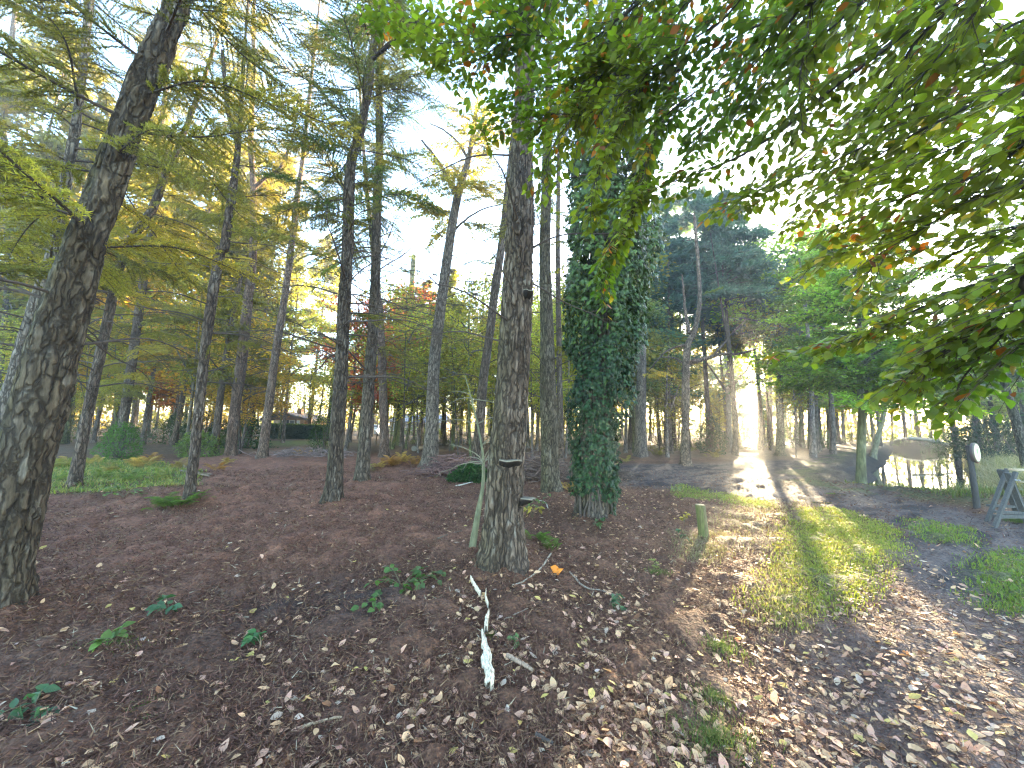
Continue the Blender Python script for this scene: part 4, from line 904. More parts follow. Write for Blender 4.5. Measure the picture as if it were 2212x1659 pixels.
# slim understorey stems between the big trunks
for q in range(110):
    sec = [(0, 330, LIME, 'slim sapling with sparse yellow-green leaves among the left larches', 'saplings among the left larches'), (420, 580, GOLD, 'slim sapling with sparse golden leaves left of the house', 'saplings left of the house'),
           (700, 1075, LIME, 'slim sapling with sparse pale leaves between the house and the central trunk', 'saplings left of the central trunk'), (820, 1075, YGR, 'slim greenish sapling among the stems behind the grey forked oak', 'saplings behind the grey forked oak'),
           (1130, 1240, LIME, 'slim sapling between the central trunk and the ivy', 'saplings between central trunk and ivy'), (1390, 1720, YGR, 'slim sapling in the golden haze beneath the sun', 'saplings beneath the sun'), (1880, 2212, FRESH, 'slim green sapling beyond the ditch', 'saplings beyond the ditch')][q % 7]
    px, Y = g.uniform(sec[0], sec[1]), g.uniform(15, 32); x, y = bpx(px, Y)
    if ditch_dist(np.array([x]), np.array([y]))[0][0] < 3.6 or any(math.hypot(x-a, y-b) < .9 for a, b in placed): continue
    H = g.uniform(4.5, 10)
    if near_beam(np.array([[x, y, z] for z in np.linspace(1, H, 6)]), .7): continue
    placed.append((x, y)); back_tree(x, y, H, g.uniform(.025, .06), 't', sec[2], [GREY_BARK, MOSSY, DARK_BARK][int(g.integers(3))], sec[3], sec[4], 9000+q, (g.normal(.03, .06), g.normal(0, .04)), g.random() < .4, g.uniform(.9, 1.3))
# beyond them the wood is one mass
def far_wood():
    f = Acc(); g = np.random.default_rng(5); n = 46000
    az = np.radians(g.uniform(-66, 66, n)); R_ = g.uniform(76, 104, n)
    x, y = R_*np.sin(az), R_*np.cos(az)
    top = 9+7*noise2(az*14, R_*.02, 3)+3*noise2(az*60, R_*.02, 4)-2.5*np.exp(-((np.degrees(az)+27)/9)**2)
    z = np.where(g.random(n) < .3, g.uniform(0, 3, n), g.random(n)**.8*top)
    keep = noise3(az*70, R_*.12, z*.45, 6)+.25*(1-z/top) > .45
    P = np.stack([x, y, z], 1)
    for (o, r) in LANES:
        v = P-o; k = v@SUNn; dd = np.linalg.norm(v-k[:, None]*SUNn, axis=1); keep &= dd > r*1.1+.5
    P = P[keep]; az = az[keep]; n = len(P)
    hue = noise2(az*22, P[:, 2]*.1, 9)[:, None]; hue2 = noise2(az*9+4, P[:, 2]*.05, 10)[:, None]
    col = np.array(SAGE)*(1-hue)+np.array(YGR)*hue; wgold = sstep(.55, .8, hue2); col = col*(1-wgold)+np.array(GOLD)*.8*wgold
    col = col*g.uniform(.6, 1.3, (n, 1))
    L_ = g.uniform(.35, .8, n); rhombs(f, P, unit(g.normal(size=(n, 3))), unit(UP*.5+g.normal(0, .7, (n, 3))), L_, L_*.7, col)
    for k in range(230):
        a_ = math.radians(g.uniform(-64, 64)); r_ = g.uniform(72, 100); b = np.array([r_*math.sin(a_), r_*math.cos(a_), -.4]); h = g.uniform(8, 14)
        if near_beam(np.array([b+[0, 0, h*.8], b+[0, 0, h]]), .3): continue
        tube(f, np.stack([b, b+[g.normal(0, .3), 0, h*.5], b+[g.normal(0, .6), 0, h]]), [g.uniform(.12, .25), .12, .04], 5, (.12,.10,.08), cap=False)
    tag(f.build('far_woods', M_BROAD), 'far edge of the wood closing the view in pale haze', 'wood', None, 'stuff')
far_wood()
# ------------------------------------------------------------------ beech boughs overhead (the tree itself stands behind the camera, to the right)
LEAF_T = []
def beech_leaf_arrays(L, W, curl, fold, seed, stations=5):
    """ovate leaf along +X, normal +Z: stations along the midrib, three vertices across"""
    g = np.random.default_rng(seed); s = np.linspace(0, 1, stations)
    wd = np.interp(s, [0, .12, .35, .6, .85, 1], [.05, .55, .98, .88, .42, .02])*W*.5
    x = L*s; z = -curl*L*s*s+.02*L*np.sin(s*5+g.uniform(0, 6)); wave = fold*(1+.5*np.sin(s*9+g.uniform(0, 6)))
    V = np.stack([np.stack([x, wd, z+wave*wd], 1), np.stack([x, 0*x, z], 1), np.stack([x, -wd, z+wave*wd*g.uniform(.6, 1.3)], 1)], 1).reshape(-1, 3)
    UV = np.stack([np.stack([wd/L, s], 1), np.stack([0*s, s], 1), np.stack([-wd/L, s], 1)], 1).reshape(-1, 2)
    i = np.arange(stations-1)[:, None]*3; F = np.concatenate([i+np.array([[0, 1, 4, 3]]), i+np.array([[1, 2, 5, 4]])], 0)
    return V, F, UV
def leaf_frames(d, nrm):
    x = unit(d); y = unit(np.cross(nrm, x)); z = np.cross(x, y); return np.stack([x, y, z], -1)
def place_leaves(acc, pos, d, nrm, scale, col, shapes, which):
    Rm = leaf_frames(d, nrm)
    for k, (V, F, UV) in enumerate(shapes):
        ix = np.nonzero(which == k)[0]
        if not len(ix): continue
        P = np.einsum('nij,vj->nvi', Rm[ix]*scale[ix][:, None, None], V)+pos[ix][:, None]
        m, nv = len(ix), len(V)
        acc.add(P.reshape(-1, 3), (F[None]+np.arange(m)[:, None, None]*nv).reshape(-1, F.shape[1]), np.repeat(col[ix], nv, 0), 0, np.tile(UV, (m, 1)))
BSH = [beech_leaf_arrays(.080, .050, cu, fo, 40+k) for k, (cu, fo) in enumerate(((.10,.12),(.22,.20),(.05,.28),(.30,.10),(.15,-.12),(.02,.08)))]
BOUGHS = [  # (picture x, y, distance) from the thick end outwards, thickness at the thick end
    ([(2060,-110,1.7),(1785,0,1.9),(1625,63,2.1),(1575,93,2.2),(1475,143,2.4)], .013),
    ([(1500,-110,2.1),(1387,0,2.2),(1337,43,2.25),(1284,83,2.3),(1230,97,2.35)], .013),
    ([(1230,97,2.35),(1194,80,2.4),(1100,78,2.5),(1014,90,2.6),(937,93,2.65),(864,73,2.75)], .006),
    ([(1475,140,2.4),(1450,153,2.4),(1270,167,2.5),(1137,197,2.6),(1060,215,2.7)], .008),
    ([(1475,127,2.4),(1404,173,2.45),(1337,207,2.5),(1270,247,2.55),(1197,250,2.6),(1120,260,2.7),(1040,290,2.8)], .009),
    ([(2120,-70,1.6),(1995,37,1.75),(1892,123,1.9),(1808,187,2.0),(1742,243,2.1),(1682,290,2.2),(1608,337,2.3),(1542,367,2.4),(1475,393,2.5),(1370,432,2.6),(1290,470,2.7)], .015),
    ([(2120,-40,1.6),(2048,27,1.7),(1975,103,1.8),(1925,193,1.95),(1888,247,2.05),(1858,307,2.1),(1830,400,2.2)], .010),
    ([(2330,-20,1.3),(2212,43,1.5),(2108,93,1.65),(2058,127,1.75),(1960,190,1.9)], .009),
    ([(2330,120,1.3),(2212,180,1.45),(2092,227,1.6),(1975,287,1.75),(1908,327,1.9),(1842,367,2.0),(1740,420,2.1)], .010),
    ([(2330,520,1.4),(2212,633,1.6),(2178,696,1.7),(2158,730,1.75),(2102,793,1.9),(2072,836,2.0),(2050,872,2.05)], .010),
    ([(2330,500,1.4),(2212,563,1.55),(2142,600,1.65),(2075,620,1.75),(1975,666,1.9),(1900,700,2.0),(1860,730,2.1)], .009),
    ([(2330,330,1.3),(2212,390,1.5),(2100,440,1.65),(1990,500,1.8),(1900,560,1.95),(1850,640,2.05)], .009),
    ([(2060,650,1.9),(1990,690,2.0),(1888,722,2.1),(1775,757,2.25),(1690,776,2.35)], .005),
    ([(1800,-60,1.8),(1750,0,1.9),(1735,80,1.95),(1722,167,2.0),(1728,290,2.1)], .006),
    ([(1700,-100,1.9),(1620,-30,2.0),(1560,40,2.1),(1480,90,2.2),(1400,150,2.35),(1340,260,2.5),(1310,350,2.55)], .009),
    ([(1300,-110,2.2),(1200,-20,2.35),(1120,30,2.5),(1030,40,2.6),(940,50,2.7),(800,45,2.9)], .008),
    ([(2200,-100,1.3),(2100,30,1.45),(2000,150,1.6),(1900,250,1.8)], .009),
    ([(1950,-100,1.6),(1850,10,1.75),(1760,90,1.9),(1660,160,2.05),(1590,240,2.2)], .009),
    ([(2330,220,1.2),(2230,300,1.35),(2130,370,1.5),(2030,400,1.65),(1900,440,1.8),(1780,500,2.0)], .009),
    ([(1500,200,2.5),(1440,250,2.55),(1400,330,2.6),(1380,420,2.65),(1340,520,2.7),(1300,600,2.75)], .006),
    ([(1600,-110,2.0),(1500,-20,2.1),(1430,60,2.2),(1330,120,2.35),(1240,180,2.5)], .008),
    ([(2330,680,1.6),(2230,730,1.7),(2150,790,1.8),(2050,860,1.95)], .007),
    ([(2330,600,1.35),(2240,650,1.5),(2120,690,1.7),(2010,770,1.9),(1960,840,2.0)], .008),
    ([(2050,-60,2.1),(1900,20,2.3),(1780,110,2.45),(1660,200,2.6),(1560,270,2.7),(1480,330,2.8)], .008),
    ([(2080,60,2.0),(1960,150,2.2),(1850,240,2.3),(1740,330,2.45),(1640,400,2.6),(1540,455,2.7)], .008),
    ([(2180,160,1.9),(2050,250,2.1),(1930,340,2.2),(1820,420,2.35),(1700,485,2.5)], .008),
    ([(1760,-60,2.3),(1680,40,2.4),(1610,120,2.5),(1540,190,2.6),(1450,260,2.7),(1390,320,2.8)], .007),
    ([(1250,-80,2.4),(1150,10,2.5),(1080,100,2.6),(1000,150,2.7),(930,130,2.8)], .006),
    ([(2300,560,1.7),(2190,600,1.8),(2090,660,1.95),(1990,720,2.1)], .006),
    ([(2330,280,1.5),(2200,350,1.65),(2080,420,1.8),(1960,470,1.95),(1830,540,2.15),(1720,590,2.3)], .008),
    ([(2330,60,1.4),(2180,130,1.6),(2020,230,1.8),(1860,330,2.0),(1720,400,2.2),(1600,450,2.4)], .010),
    ([(1850,-100,1.7),(1730,20,1.9),(1640,130,2.1),(1560,230,2.3),(1500,310,2.45)], .009),
    ([(1450,-100,2.1),(1360,20,2.3),(1290,140,2.45),(1230,220,2.6),(1150,300,2.75)], .008),
    ([(2330,640,1.5),(2200,690,1.65),(2080,740,1.8),(1980,800,1.95),(1930,850,2.05)], .007),
    ([(2330,160,1.2),(2230,230,1.3),(2120,300,1.45),(2000,340,1.6),(1900,390,1.8)], .009),
    ([(2330,430,1.5),(2220,480,1.6),(2120,520,1.75),(2020,570,1.9),(1930,640,2.05)], .008),
    ([(1480,120,2.5),(1430,220,2.55),(1390,320,2.6),(1370,420,2.65)], -.006),
    ([(1420,150,2.45),(1340,260,2.5),(1290,370,2.55),(1270,470,2.6)], -.006),
    ([(1400,400,2.6),(1350,480,2.65),(1310,560,2.7),(1290,640,2.75)], -.005),
    ([(1330,120,2.4),(1260,220,2.5),(1190,330,2.6),(1170,420,2.7)], -.006),
]
def px3(q): return at_depth(q[0], q[1], q[2])
def beech():
    g = np.random.default_rng(9)
    foot = np.array([3.3, -1.5, 0.0]); foot[2] = zc(foot[0], foot[1])
    root = empty('beech_tree', foot, 'overhanging beech whose leafy green and orange boughs fill the upper right', 'tree')
    tk = Acc(); top = np.array([3.2, -1.4, 7.5])
    Q = resample(np.stack([foot-[0, 0, .2], [3.32, -1.5, 1.5], [3.25, -1.42, 4.5], top]), 30); tube(tk, Q-foot, np.linspace(.24, .11, 30)*(1+.4*np.exp(-np.linspace(0, 7.5, 30)/.3)), 20, (.17,.16,.12))
    tk.build('trunk', M_SMOOTH, root, True)
    B = []; DD = []; SC = []
    for bi, (pts, r0) in enumerate(BOUGHS):
        P = np.array([px3(q) for q in pts]); inner = bi in (2, 3, 4, 12, 19) or r0 < 0; r0 = abs(r0)
        if not inner:       # carry the bough on, outside the picture, to the trunk
            at = np.array([3.25, -1.42, min(6.8, P[0][2]+.9+.1*bi % .6)])
            P = np.vstack([at, at*.45+P[0]*.55+[0, 0, .12], P])
        n = 34; L = resample(P, n); L += np.cumsum(g.normal(0, .003, (n, 3)), 0)*np.linspace(0, 1, n)[:, None]
        w = Acc(); tube(w, L-foot, np.linspace(r0*(1.35 if not inner else 1.0), .0022, n), 7, (.055,.048,.040))
        seg = np.concatenate([[0], np.cumsum(np.linalg.norm(np.diff(L, axis=0), axis=1))]); tot = seg[-1]
        s0 = max(.0, tot-sum(np.linalg.norm(np.diff(np.array([px3(q) for q in pts]), axis=0), axis=1))*1.12) if not inner else .02
        k = 0; sp = .023
        for s in np.arange(s0, tot, sp):
            p = np.array([np.interp(s, seg, L[:, i]) for i in range(3)]); q = np.array([np.interp(min(s+.05, tot), seg, L[:, i]) for i in range(3)]); d = unit(q-p+1e-6)
            k += 1; sd = unit(np.cross(d, UP))*(1 if k % 2 else -1)
            fr = (s-s0)/(tot-s0)
            l = g.uniform(.16, .56)*(1-.55*fr)
            if s > tot-.08: l = .1
            tw = unit(d*g.uniform(.6, 1.0)+sd*g.uniform(.45, 1.0)+UP*g.uniform(-.25, .12))
            m = max(3, int(l/.05)); ss = np.linspace(0, 1, m)[:, None]
            T_ = p+tw*l*ss+np.array([0, 0, -.35])*l*l*ss*ss+np.cumsum(g.normal(0, .004, (m, 3)), 0)
            tube(w, T_-foot, np.linspace(.0026, .0012, m), 4, (.07,.055,.042), cap=False)
            for j, u in enumerate(np.arange(.16, 1.001, .040/l)):
                b = np.array([np.interp(u, ss[:, 0], T_[:, i]) for i in range(3)])
                side = unit(np.cross(tw, UP))*(1 if j % 2 else -1)
                dl = unit(tw*.65+side*.85+np.array([0, 0, -.22])+g.normal(0, .22, 3)) if u < .96 else unit(tw+[0, 0, -.2]+g.normal(0, .15, 3))
                B.append(b+dl*.006); DD.append(dl); SC.append(g.uniform(.56, 1.04))
        w.build('bough', M_SMOOTH, root, True)
    B = np.array(B); DD = np.array(DD); SC = np.array(SC); n = len(B)
    X_, Y_, Z_ = project(B)
    # gaps between the sprays, and none hanging in front of the lens
    keep = (np.linalg.norm(B-[0, 0, EYE], axis=1) > 1.15) & (noise3(B[:, 0]*2.6, B[:, 1]*2.6, B[:, 2]*2.6, 8) > .16)
    sunpx = np.hypot(X_-1618, Y_-768) > 38
    keep &= sunpx
    B, DD, SC, X_, Y_, Z_ = [a[keep] for a in (B, DD, SC, X_, Y_, Z_)]; n = len(B)
    nr = unit(UP*1.0+g.normal(0, .38, (n, 3)))
    hue = g.random(n); br = g.uniform(.7, 1.25, n)
    green = np.array([.070, .145, .016]); lite = np.array([.20, .25, .028]); yel = np.array([.34, .26, .03]); ora = np.array([.36, .12, .02]); brn = np.array([.17, .06, .025])
    mixw = np.clip(noise3(B[:, 0]*1.6, B[:, 1]*1.6, B[:, 2]*1.6, 12)*1.4-.2, 0, 1)[:, None]
    col = green*(1-mixw)+lite*mixw
    autumn = noise3(B[:, 0]*3.1, B[:, 1]*3.1, B[:, 2]*3.1, 14)
    pa = np.where(autumn > .70, .26, .035)
    sel = g.random(n) < pa; kind = g.random(n)
    col = np.where((sel & (kind < .62))[:, None], yel, col); col = np.where((sel & (kind >= .62) & (kind < .92))[:, None], ora, col); col = np.where((sel & (kind >= .92))[:, None], brn, col)
    col = col*br[:, None]
    which = g.integers(0, len(BSH), n)
    vis = (X_ > 0) & (X_ < 2212) & (Y_ > 0) & (Y_ < 1659) & (Z_ > 0)
    size = np.where(vis, SC/np.maximum(Z_, .1), 0)*(1+.15*g.random(n)); order = np.argsort(-size); big = order[:300]
    # the 300 that show largest are leaves of their own, sharing meshes by shape and colour
    cache = {}
    Rm = leaf_frames(DD, nr)
    for i in big:
        ck = (int(which[i]), 'a' if sel[i] and kind[i] < .62 else 'o' if sel[i] else 'l' if mixw[i, 0] > .5 else 'g', int(br[i] > .97))
        if ck not in cache:
            a = Acc(); V, F, UV = BSH[ck[0]]; a.add(V, F, col[i], 0, UV); cache[ck] = a.mesh('beech_leaf', M_BEECH, True)
        M = Matrix([[*(Rm[i][r]*SC[i]), (B[i]-foot)[r]] for r in range(3)]+[[0, 0, 0, 1]])
        o = link('leaf', cache[ck], root, M)
        if ck[1] in 'ao': o['label'] = 'yellow autumn leaf' if ck[1] == 'a' else 'orange autumn leaf'
    rest = order[300:]; f = Acc(); place_leaves(f, B[rest]-foot, DD[rest], nr[rest], SC[rest], col[rest], BSH, which[rest])
    o = f.build('foliage', M_BEECH, root, True); o['kind'] = 'stuff'
    print('beech leaves', n)
beech()

# ------------------------------------------------------------------ ivy on the trunk right of the centre
def ivy_leaf(L, seed):
    """five-lobed ivy leaf along +X"""
    g = np.random.default_rng(seed)
    o = np.array([(0,0),(-.10,.30),(.18,.50),(.30,.26),(.62,.34),(.60,.14),(1,0),(.60,-.14),(.62,-.34),(.30,-.26),(.18,-.50),(-.10,-.30)])*L
    o = o*g.uniform(.9, 1.1, o.shape); z = -.9*np.abs(o[:, 1])**1.5/np.sqrt(L)*.6-.12*o[:, 0]**2/L
    V = np.column_stack([o, z]); V = np.vstack([V, [[.25*L, 0, .05*L]]])
    F = np.array([[12, k, (k+1) % 12] for k in range(12)])[:, ::-1]; UV = np.column_stack([V[:, 1], V[:, 0]/L])
    return V, F, UV
ISH = [ivy_leaf(.072, 60+k) for k in range(5)]
def ivy():
    g = np.random.default_rng(21); t = TREES['ivied']; base = t['base']; Y = base[1]
    root = empty('ivy', base, 'dark glossy ivy climbing and hiding the trunk right of the centre', 'climbing plant')
    prof = [(1122,1272,1322),(1086,1236,1330),(1040,1232,1330),(980,1232,1334),(930,1228,1345),(880,1226,1362),(830,1222,1372),(780,1220,1384),(720,1216,1400),(653,1216,1402),(600,1212,1410),(553,1210,1410),(480,1212,1410),(400,1222,1406),(330,1232,1400),(260,1240,1396),(180,1250,1390),(90,1262,1385)]
    pz = np.array([at_depth(1300, p[0], Y)[2] for p in prof]); xl = np.array([at_depth(p[1], p[0], Y)[0] for p in prof]); xr = np.array([at_depth(p[2], p[0], Y)[0] for p in prof])
    st = Acc()
    L, R = t['line'], t['rad']
    for k in range(16):
        a0 = g.uniform(0, 6.28); z = np.linspace(base[2]-.05, g.uniform(3, 7), 40)
        th = a0+np.cumsum(g.normal(0, .10, 40)); c = np.stack([np.interp(z, L[:, 2], L[:, i]) for i in range(2)], 1); r = np.interp(z, L[:, 2], R)*1.06+.012
        Q = np.stack([c[:, 0]+r*np.cos(th), c[:, 1]+r*np.sin(th), z], 1); tube(st, Q-base, np.linspace(.016, .005, 40)*g.uniform(.6, 1.3), 5, (.085,.065,.05), cap=False)
    st.build('stem', M_TWIG, root, True)
    # bushy side shoots give the ragged outline
    n = 24000; z = g.uniform(0.02, pz[-1], n)
    a_, b_ = np.interp(z, pz, xl), np.interp(z, pz, xr); cx = (a_+b_)/2; hw = (b_-a_)/2
    tc = np.interp(z, L[:, 2], L[:, 0]); th = g.uniform(0, 6.283, n)
    lump = .52+.80*noise3(np.cos(th)*1.6+9, np.sin(th)*1.6, z*2.0, 31)+.22*(noise3(np.cos(th)*4, np.sin(th)*4, z*5, 32)-.5)
    rad = lump*np.where(g.random(n) < .70, g.uniform(.84, 1.03, n), g.uniform(.42, .9, n))
    hy = np.minimum(hw, .45+.3*hw)
    bark = (z < .40) & (np.cos(th)*-1 > .25)          # the left foot stays bare
    P = np.stack([cx+rad*hw*np.cos(th), Y+rad*hy*np.sin(th), z+base[2]], 1)
    rt = np.interp(z, L[:, 2], R)
    away = np.hypot(P[:, 0]-tc, P[:, 1]-np.interp(z, L[:, 2], L[:, 1])) > rt*.98
    holes = noise3(P[:, 0]*3.2, P[:, 1]*3.2, P[:, 2]*3.2, 33) > .20
    keep = away & holes & ~bark; P = P[keep]; th = th[keep]; n = len(P); rad = rad[keep]
    outd = np.stack([np.cos(th), np.sin(th), np.zeros(n)], 1)
    nr = unit(outd*.8+UP*.35+g.normal(0, .33, (n, 3))); d = unit(np.array([0, 0, -1.0])*.9+outd*.2+g.normal(0, .42, (n, 3)))
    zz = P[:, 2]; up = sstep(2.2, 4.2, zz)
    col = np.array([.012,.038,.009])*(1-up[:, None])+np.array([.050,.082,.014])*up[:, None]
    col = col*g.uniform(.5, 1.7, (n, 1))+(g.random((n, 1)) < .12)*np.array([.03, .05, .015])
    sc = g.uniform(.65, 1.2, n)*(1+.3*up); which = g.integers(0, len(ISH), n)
    X_, Y_, Z_ = project(P); face = (np.sin(th) < -.2) & (rad > .8) & (Y_ > 420); size = np.where(face, sc/Z_*(.6+.4*np.maximum(0, -nr[:, 1])), 0); order = np.argsort(-size); big = order[:300]
    Rm = leaf_frames(d, nr); cache = {}
    for i in big:
        ck = (int(which[i]), int(zz[i] > 3), int(g.integers(3)))
        if ck not in cache:
            a = Acc(); V, F, UV = ISH[ck[0]]; a.add(V, F, col[i], 0, UV); cache[ck] = a.mesh('ivy_leaf', M_IVY)
        link('leaf', cache[ck], root, Matrix([[*(Rm[i][r]*sc[i]), (P[i]-base)[r]] for r in range(3)]+[[0, 0, 0, 1]]))
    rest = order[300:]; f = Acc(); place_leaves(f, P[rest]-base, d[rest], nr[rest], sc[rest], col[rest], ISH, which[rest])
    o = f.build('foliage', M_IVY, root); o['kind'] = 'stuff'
ivy()
# ------------------------------------------------------------------ fallen leaves, needle litter, grass
def view_points(n, g, r0, r1, power=1.0, az=(-62, 62)):
    """ground points in the part of the clearing the lens can see; density falls with distance"""
    u = g.random(n)**power; r = r0*(r1/r0)**u; a = np.radians(g.uniform(*az, n))
    return r*np.sin(a), r*np.cos(a)
def ground_z(x, y): return Hc(x, y)
def slope_n(x, y):
    e = .04; hx = (Hc(x+e, y)-Hc(x-e, y))/(2*e); hy = (Hc(x, y+e)-Hc(x, y-e))/(2*e); return unit(np.stack([-hx, -hy, np.ones_like(hx)], 1))
def fallen():
    g = np.random.default_rng(31)
    sh = [beech_leaf_arrays(.078, .050, cu, fo, 80+k) for k, (cu, fo) in enumerate(((.10,.25),(.28,.35),(-.15,.30),(.02,.15),(.40,.10),(.15,.55),(-.30,.15),(.08,-.35)))]
    N0 = 62000; x, y = view_points(N0, g, .75, 16, .85)
    pth = poly_mask(x, y, Z_PATH, .8); mud = poly_mask(x, y, Z_MUD, .5); gr = np.zeros(N0)
    for p in Z_GRASS: gr = np.maximum(gr, poly_mask(x, y, p, .2))
    red = poly_mask(x, y, Z_RED, 1.0); r = np.hypot(x, y); ang = np.degrees(np.arctan2(x, y))
    cl = noise2(x*2.1, y*2.1, 41)
    dens = .20+.80*pth*sstep(7.5, 4.5, r)+.34*sstep(-28, 22, ang)+.20*sstep(3.2, 1.6, r)
    dens = dens*(1-.75*mud*(1-pth))*(1-.65*gr)*(1-.6*red)*(.6+.8*cl)*sstep(16, 7, r)
    d_, _ = ditch_dist(x, y); dens *= d_ > 2.4
    keep = g.random(N0) < np.clip(dens, 0, 1)*.50; x, y = x[keep], y[keep]; n = len(x); pth = pth[keep]
    z = ground_z(x, y)+g.uniform(.006, .024, n); P = np.stack([x, y, z], 1)
    nr = unit(slope_n(x, y)+g.normal(0, .20, (n, 3))); a = g.uniform(0, 6.283, n); d = np.stack([np.cos(a), np.sin(a), np.zeros(n)], 1)
    d = unit(d-nr*np.sum(d*nr, 1)[:, None]); sc = np.where(g.random(n) < .50, g.uniform(.22, .6, n), g.uniform(.58, .98, n))
    k = g.random(n)
    tan = np.array([.66,.39,.20]); pink = np.array([.64,.35,.22]); brown = np.array([.26,.12,.055]); yel = np.array([.60,.42,.12]); pale = np.array([.55,.40,.28])
    fam = np.select([k < .50, k < .74, k < .87, k < .93], [0, 1, 2, 3], 4)
    col = np.stack([tan, pink, brown, yel, pale])[fam]*g.uniform(.7, 1.2, (n, 1))
    which = g.integers(0, len(sh), n)
    X_, Y_, Z_ = project(P); vis = (X_ > 4) & (X_ < 2208) & (Y_ < 1655) & (Z_ > .2)
    size = np.where(vis, sc/np.maximum(Z_, .2)**1.5, 0); order = np.argsort(-size); big = order[:300]
    Rm = leaf_frames(d, nr); cache = {}
    LB = [('tan fallen beech leaf lying on the ground', 'tan leaves on the near ground'), ('pinkish fallen beech leaf lying on the ground', 'pinkish leaves on the near ground'),
          ('rusty brown fallen beech leaf lying on the ground', 'rusty leaves on the near ground'), ('yellow fallen beech leaf lying on the ground', 'yellow leaves on the near ground'),
          ('pale whitish fallen beech leaf lying on the ground', 'pale leaves on the near ground')]
    for i in big:
        ck = (int(which[i]), int(fam[i]), int(g.integers(2)))
        if ck not in cache:
            q = Acc(); V, F, UV = sh[ck[0]]; q.add(V, F, col[i], 0, UV); cache[ck] = q.mesh('fallen_leaf', M_DRY, True)
        o = link('fallen_leaf', cache[ck], None, Matrix([[*(Rm[i][r_]*sc[i]), P[i][r_]] for r_ in range(3)]+[[0, 0, 0, 1]]))
        zn = ('in the left foreground', 'left foreground') if X_[i] < 760 else ('around the white splintered wood', 'middle foreground') if X_[i] < 1300 else ('on the path at the lower right', 'right foreground')
        tag(o, LB[fam[i]][0]+' '+zn[0], 'leaf', LB[fam[i]][1]+', '+zn[1])
    rest = order[300:]; f = Acc(); place_leaves(f, P[rest], d[rest], nr[rest], sc[rest], col[rest], sh, which[rest])
    tag(f.build('fallen_leaves', M_DRY, None, True), 'tan and brown beech leaves strewn over path and forest floor', 'leaves', None, 'stuff')
    print('fallen', n)
fallen()
def litter():
    """needles, twiglets and crumbs of bark"""
    g = np.random.default_rng(32); n = 360000; x, y = view_points(n, g, .7, 15, .9)
    pth = poly_mask(x, y, Z_PATH, .8); mud = poly_mask(x, y, Z_MUD, .5); keep = g.random(n) < (1-.72*pth)*(1-.75*mud); x, y, pth = x[keep], y[keep], pth[keep]; n = len(x)
    r = np.hypot(x, y); red = poly_mask(x, y, Z_RED, 1.0)
    z = ground_z(x, y)+g.uniform(-.004, .028, n); a = g.uniform(0, 6.283, n); el = g.normal(.22, .34, n)
    d = np.stack([np.cos(a)*np.cos(el), np.sin(a)*np.cos(el), np.sin(el)], 1); L = g.uniform(.018, .055, n)*(1+.10*r); W = g.uniform(.0016, .0036, n)*(1+.20*r)
    side = unit(np.cross(d, UP+g.normal(0, .5, (n, 3)))); b = np.stack([x, y, z], 1); W = W*1.5
    v = np.stack([b-side*W[:, None]*.5, b+side*W[:, None]*.5, b+d*L[:, None]], 1).reshape(-1, 3)
    k = g.random(n)[:, None]; col = np.where(k < .45, np.array([.16,.075,.05]), np.where(k < .72, np.array([.08,.036,.024]), np.where(k < .985, np.array([.25,.145,.08]), np.array([.42,.33,.22]))))
    col = col*g.uniform(.6, 1.3, (n, 1)); f = Acc(); f.add(v, np.arange(3*n).reshape(-1, 3), np.repeat(col, 3, 0))
    tag(f.build('needle_litter', M_LITTER), 'reddish brown carpet of needles and twiglets on the forest floor', 'litter', None, 'stuff')
litter()
def blades(f, x, y, z, h, col, g, lean=.5, w=.006):
    n = len(x); a = g.uniform(0, 6.283, n); d = np.stack([np.cos(a)*lean, np.sin(a)*lean, np.ones(n)], 1)*g.uniform(.5, 1, (n, 1)); d[:, 2] = 1; d[:, :2] *= g.random((n, 1))*1.4; d = unit(d)
    s = np.stack([-np.sin(a), np.cos(a), 0*a], 1); b = np.stack([x, y, z], 1); w = np.broadcast_to(w, (n,))
    mid = b+d*(h*.55)[:, None]; tip = b+unit(d+np.stack([np.cos(a), np.sin(a), 0*a], 1)*.5)*h[:, None]
    v = np.stack([b-s*w[:, None]*.5, b+s*w[:, None]*.5, mid+s*w[:, None]*.4, mid-s*w[:, None]*.4, tip], 1).reshape(-1, 3); k = np.arange(n)[:, None]*5
    c = np.repeat(col, 5, 0); f.add(v, np.concatenate([k+[[0, 1, 2]], k+[[0, 2, 3]], k+[[3, 2, 4]]], 0), c)
def in_poly(poly, n, g, soft=.15, pad=.3):
    lo, hi = poly.min(0)-pad, poly.max(0)+pad; x = g.uniform(lo[0], hi[0], n); y = g.uniform(lo[1], hi[1], n); m = poly_mask(x, y, poly, soft+.2)*(.25+1.5*noise2(x*2.5, y*2.5, 51)); k = g.random(n) < m
    return x[k], y[k]
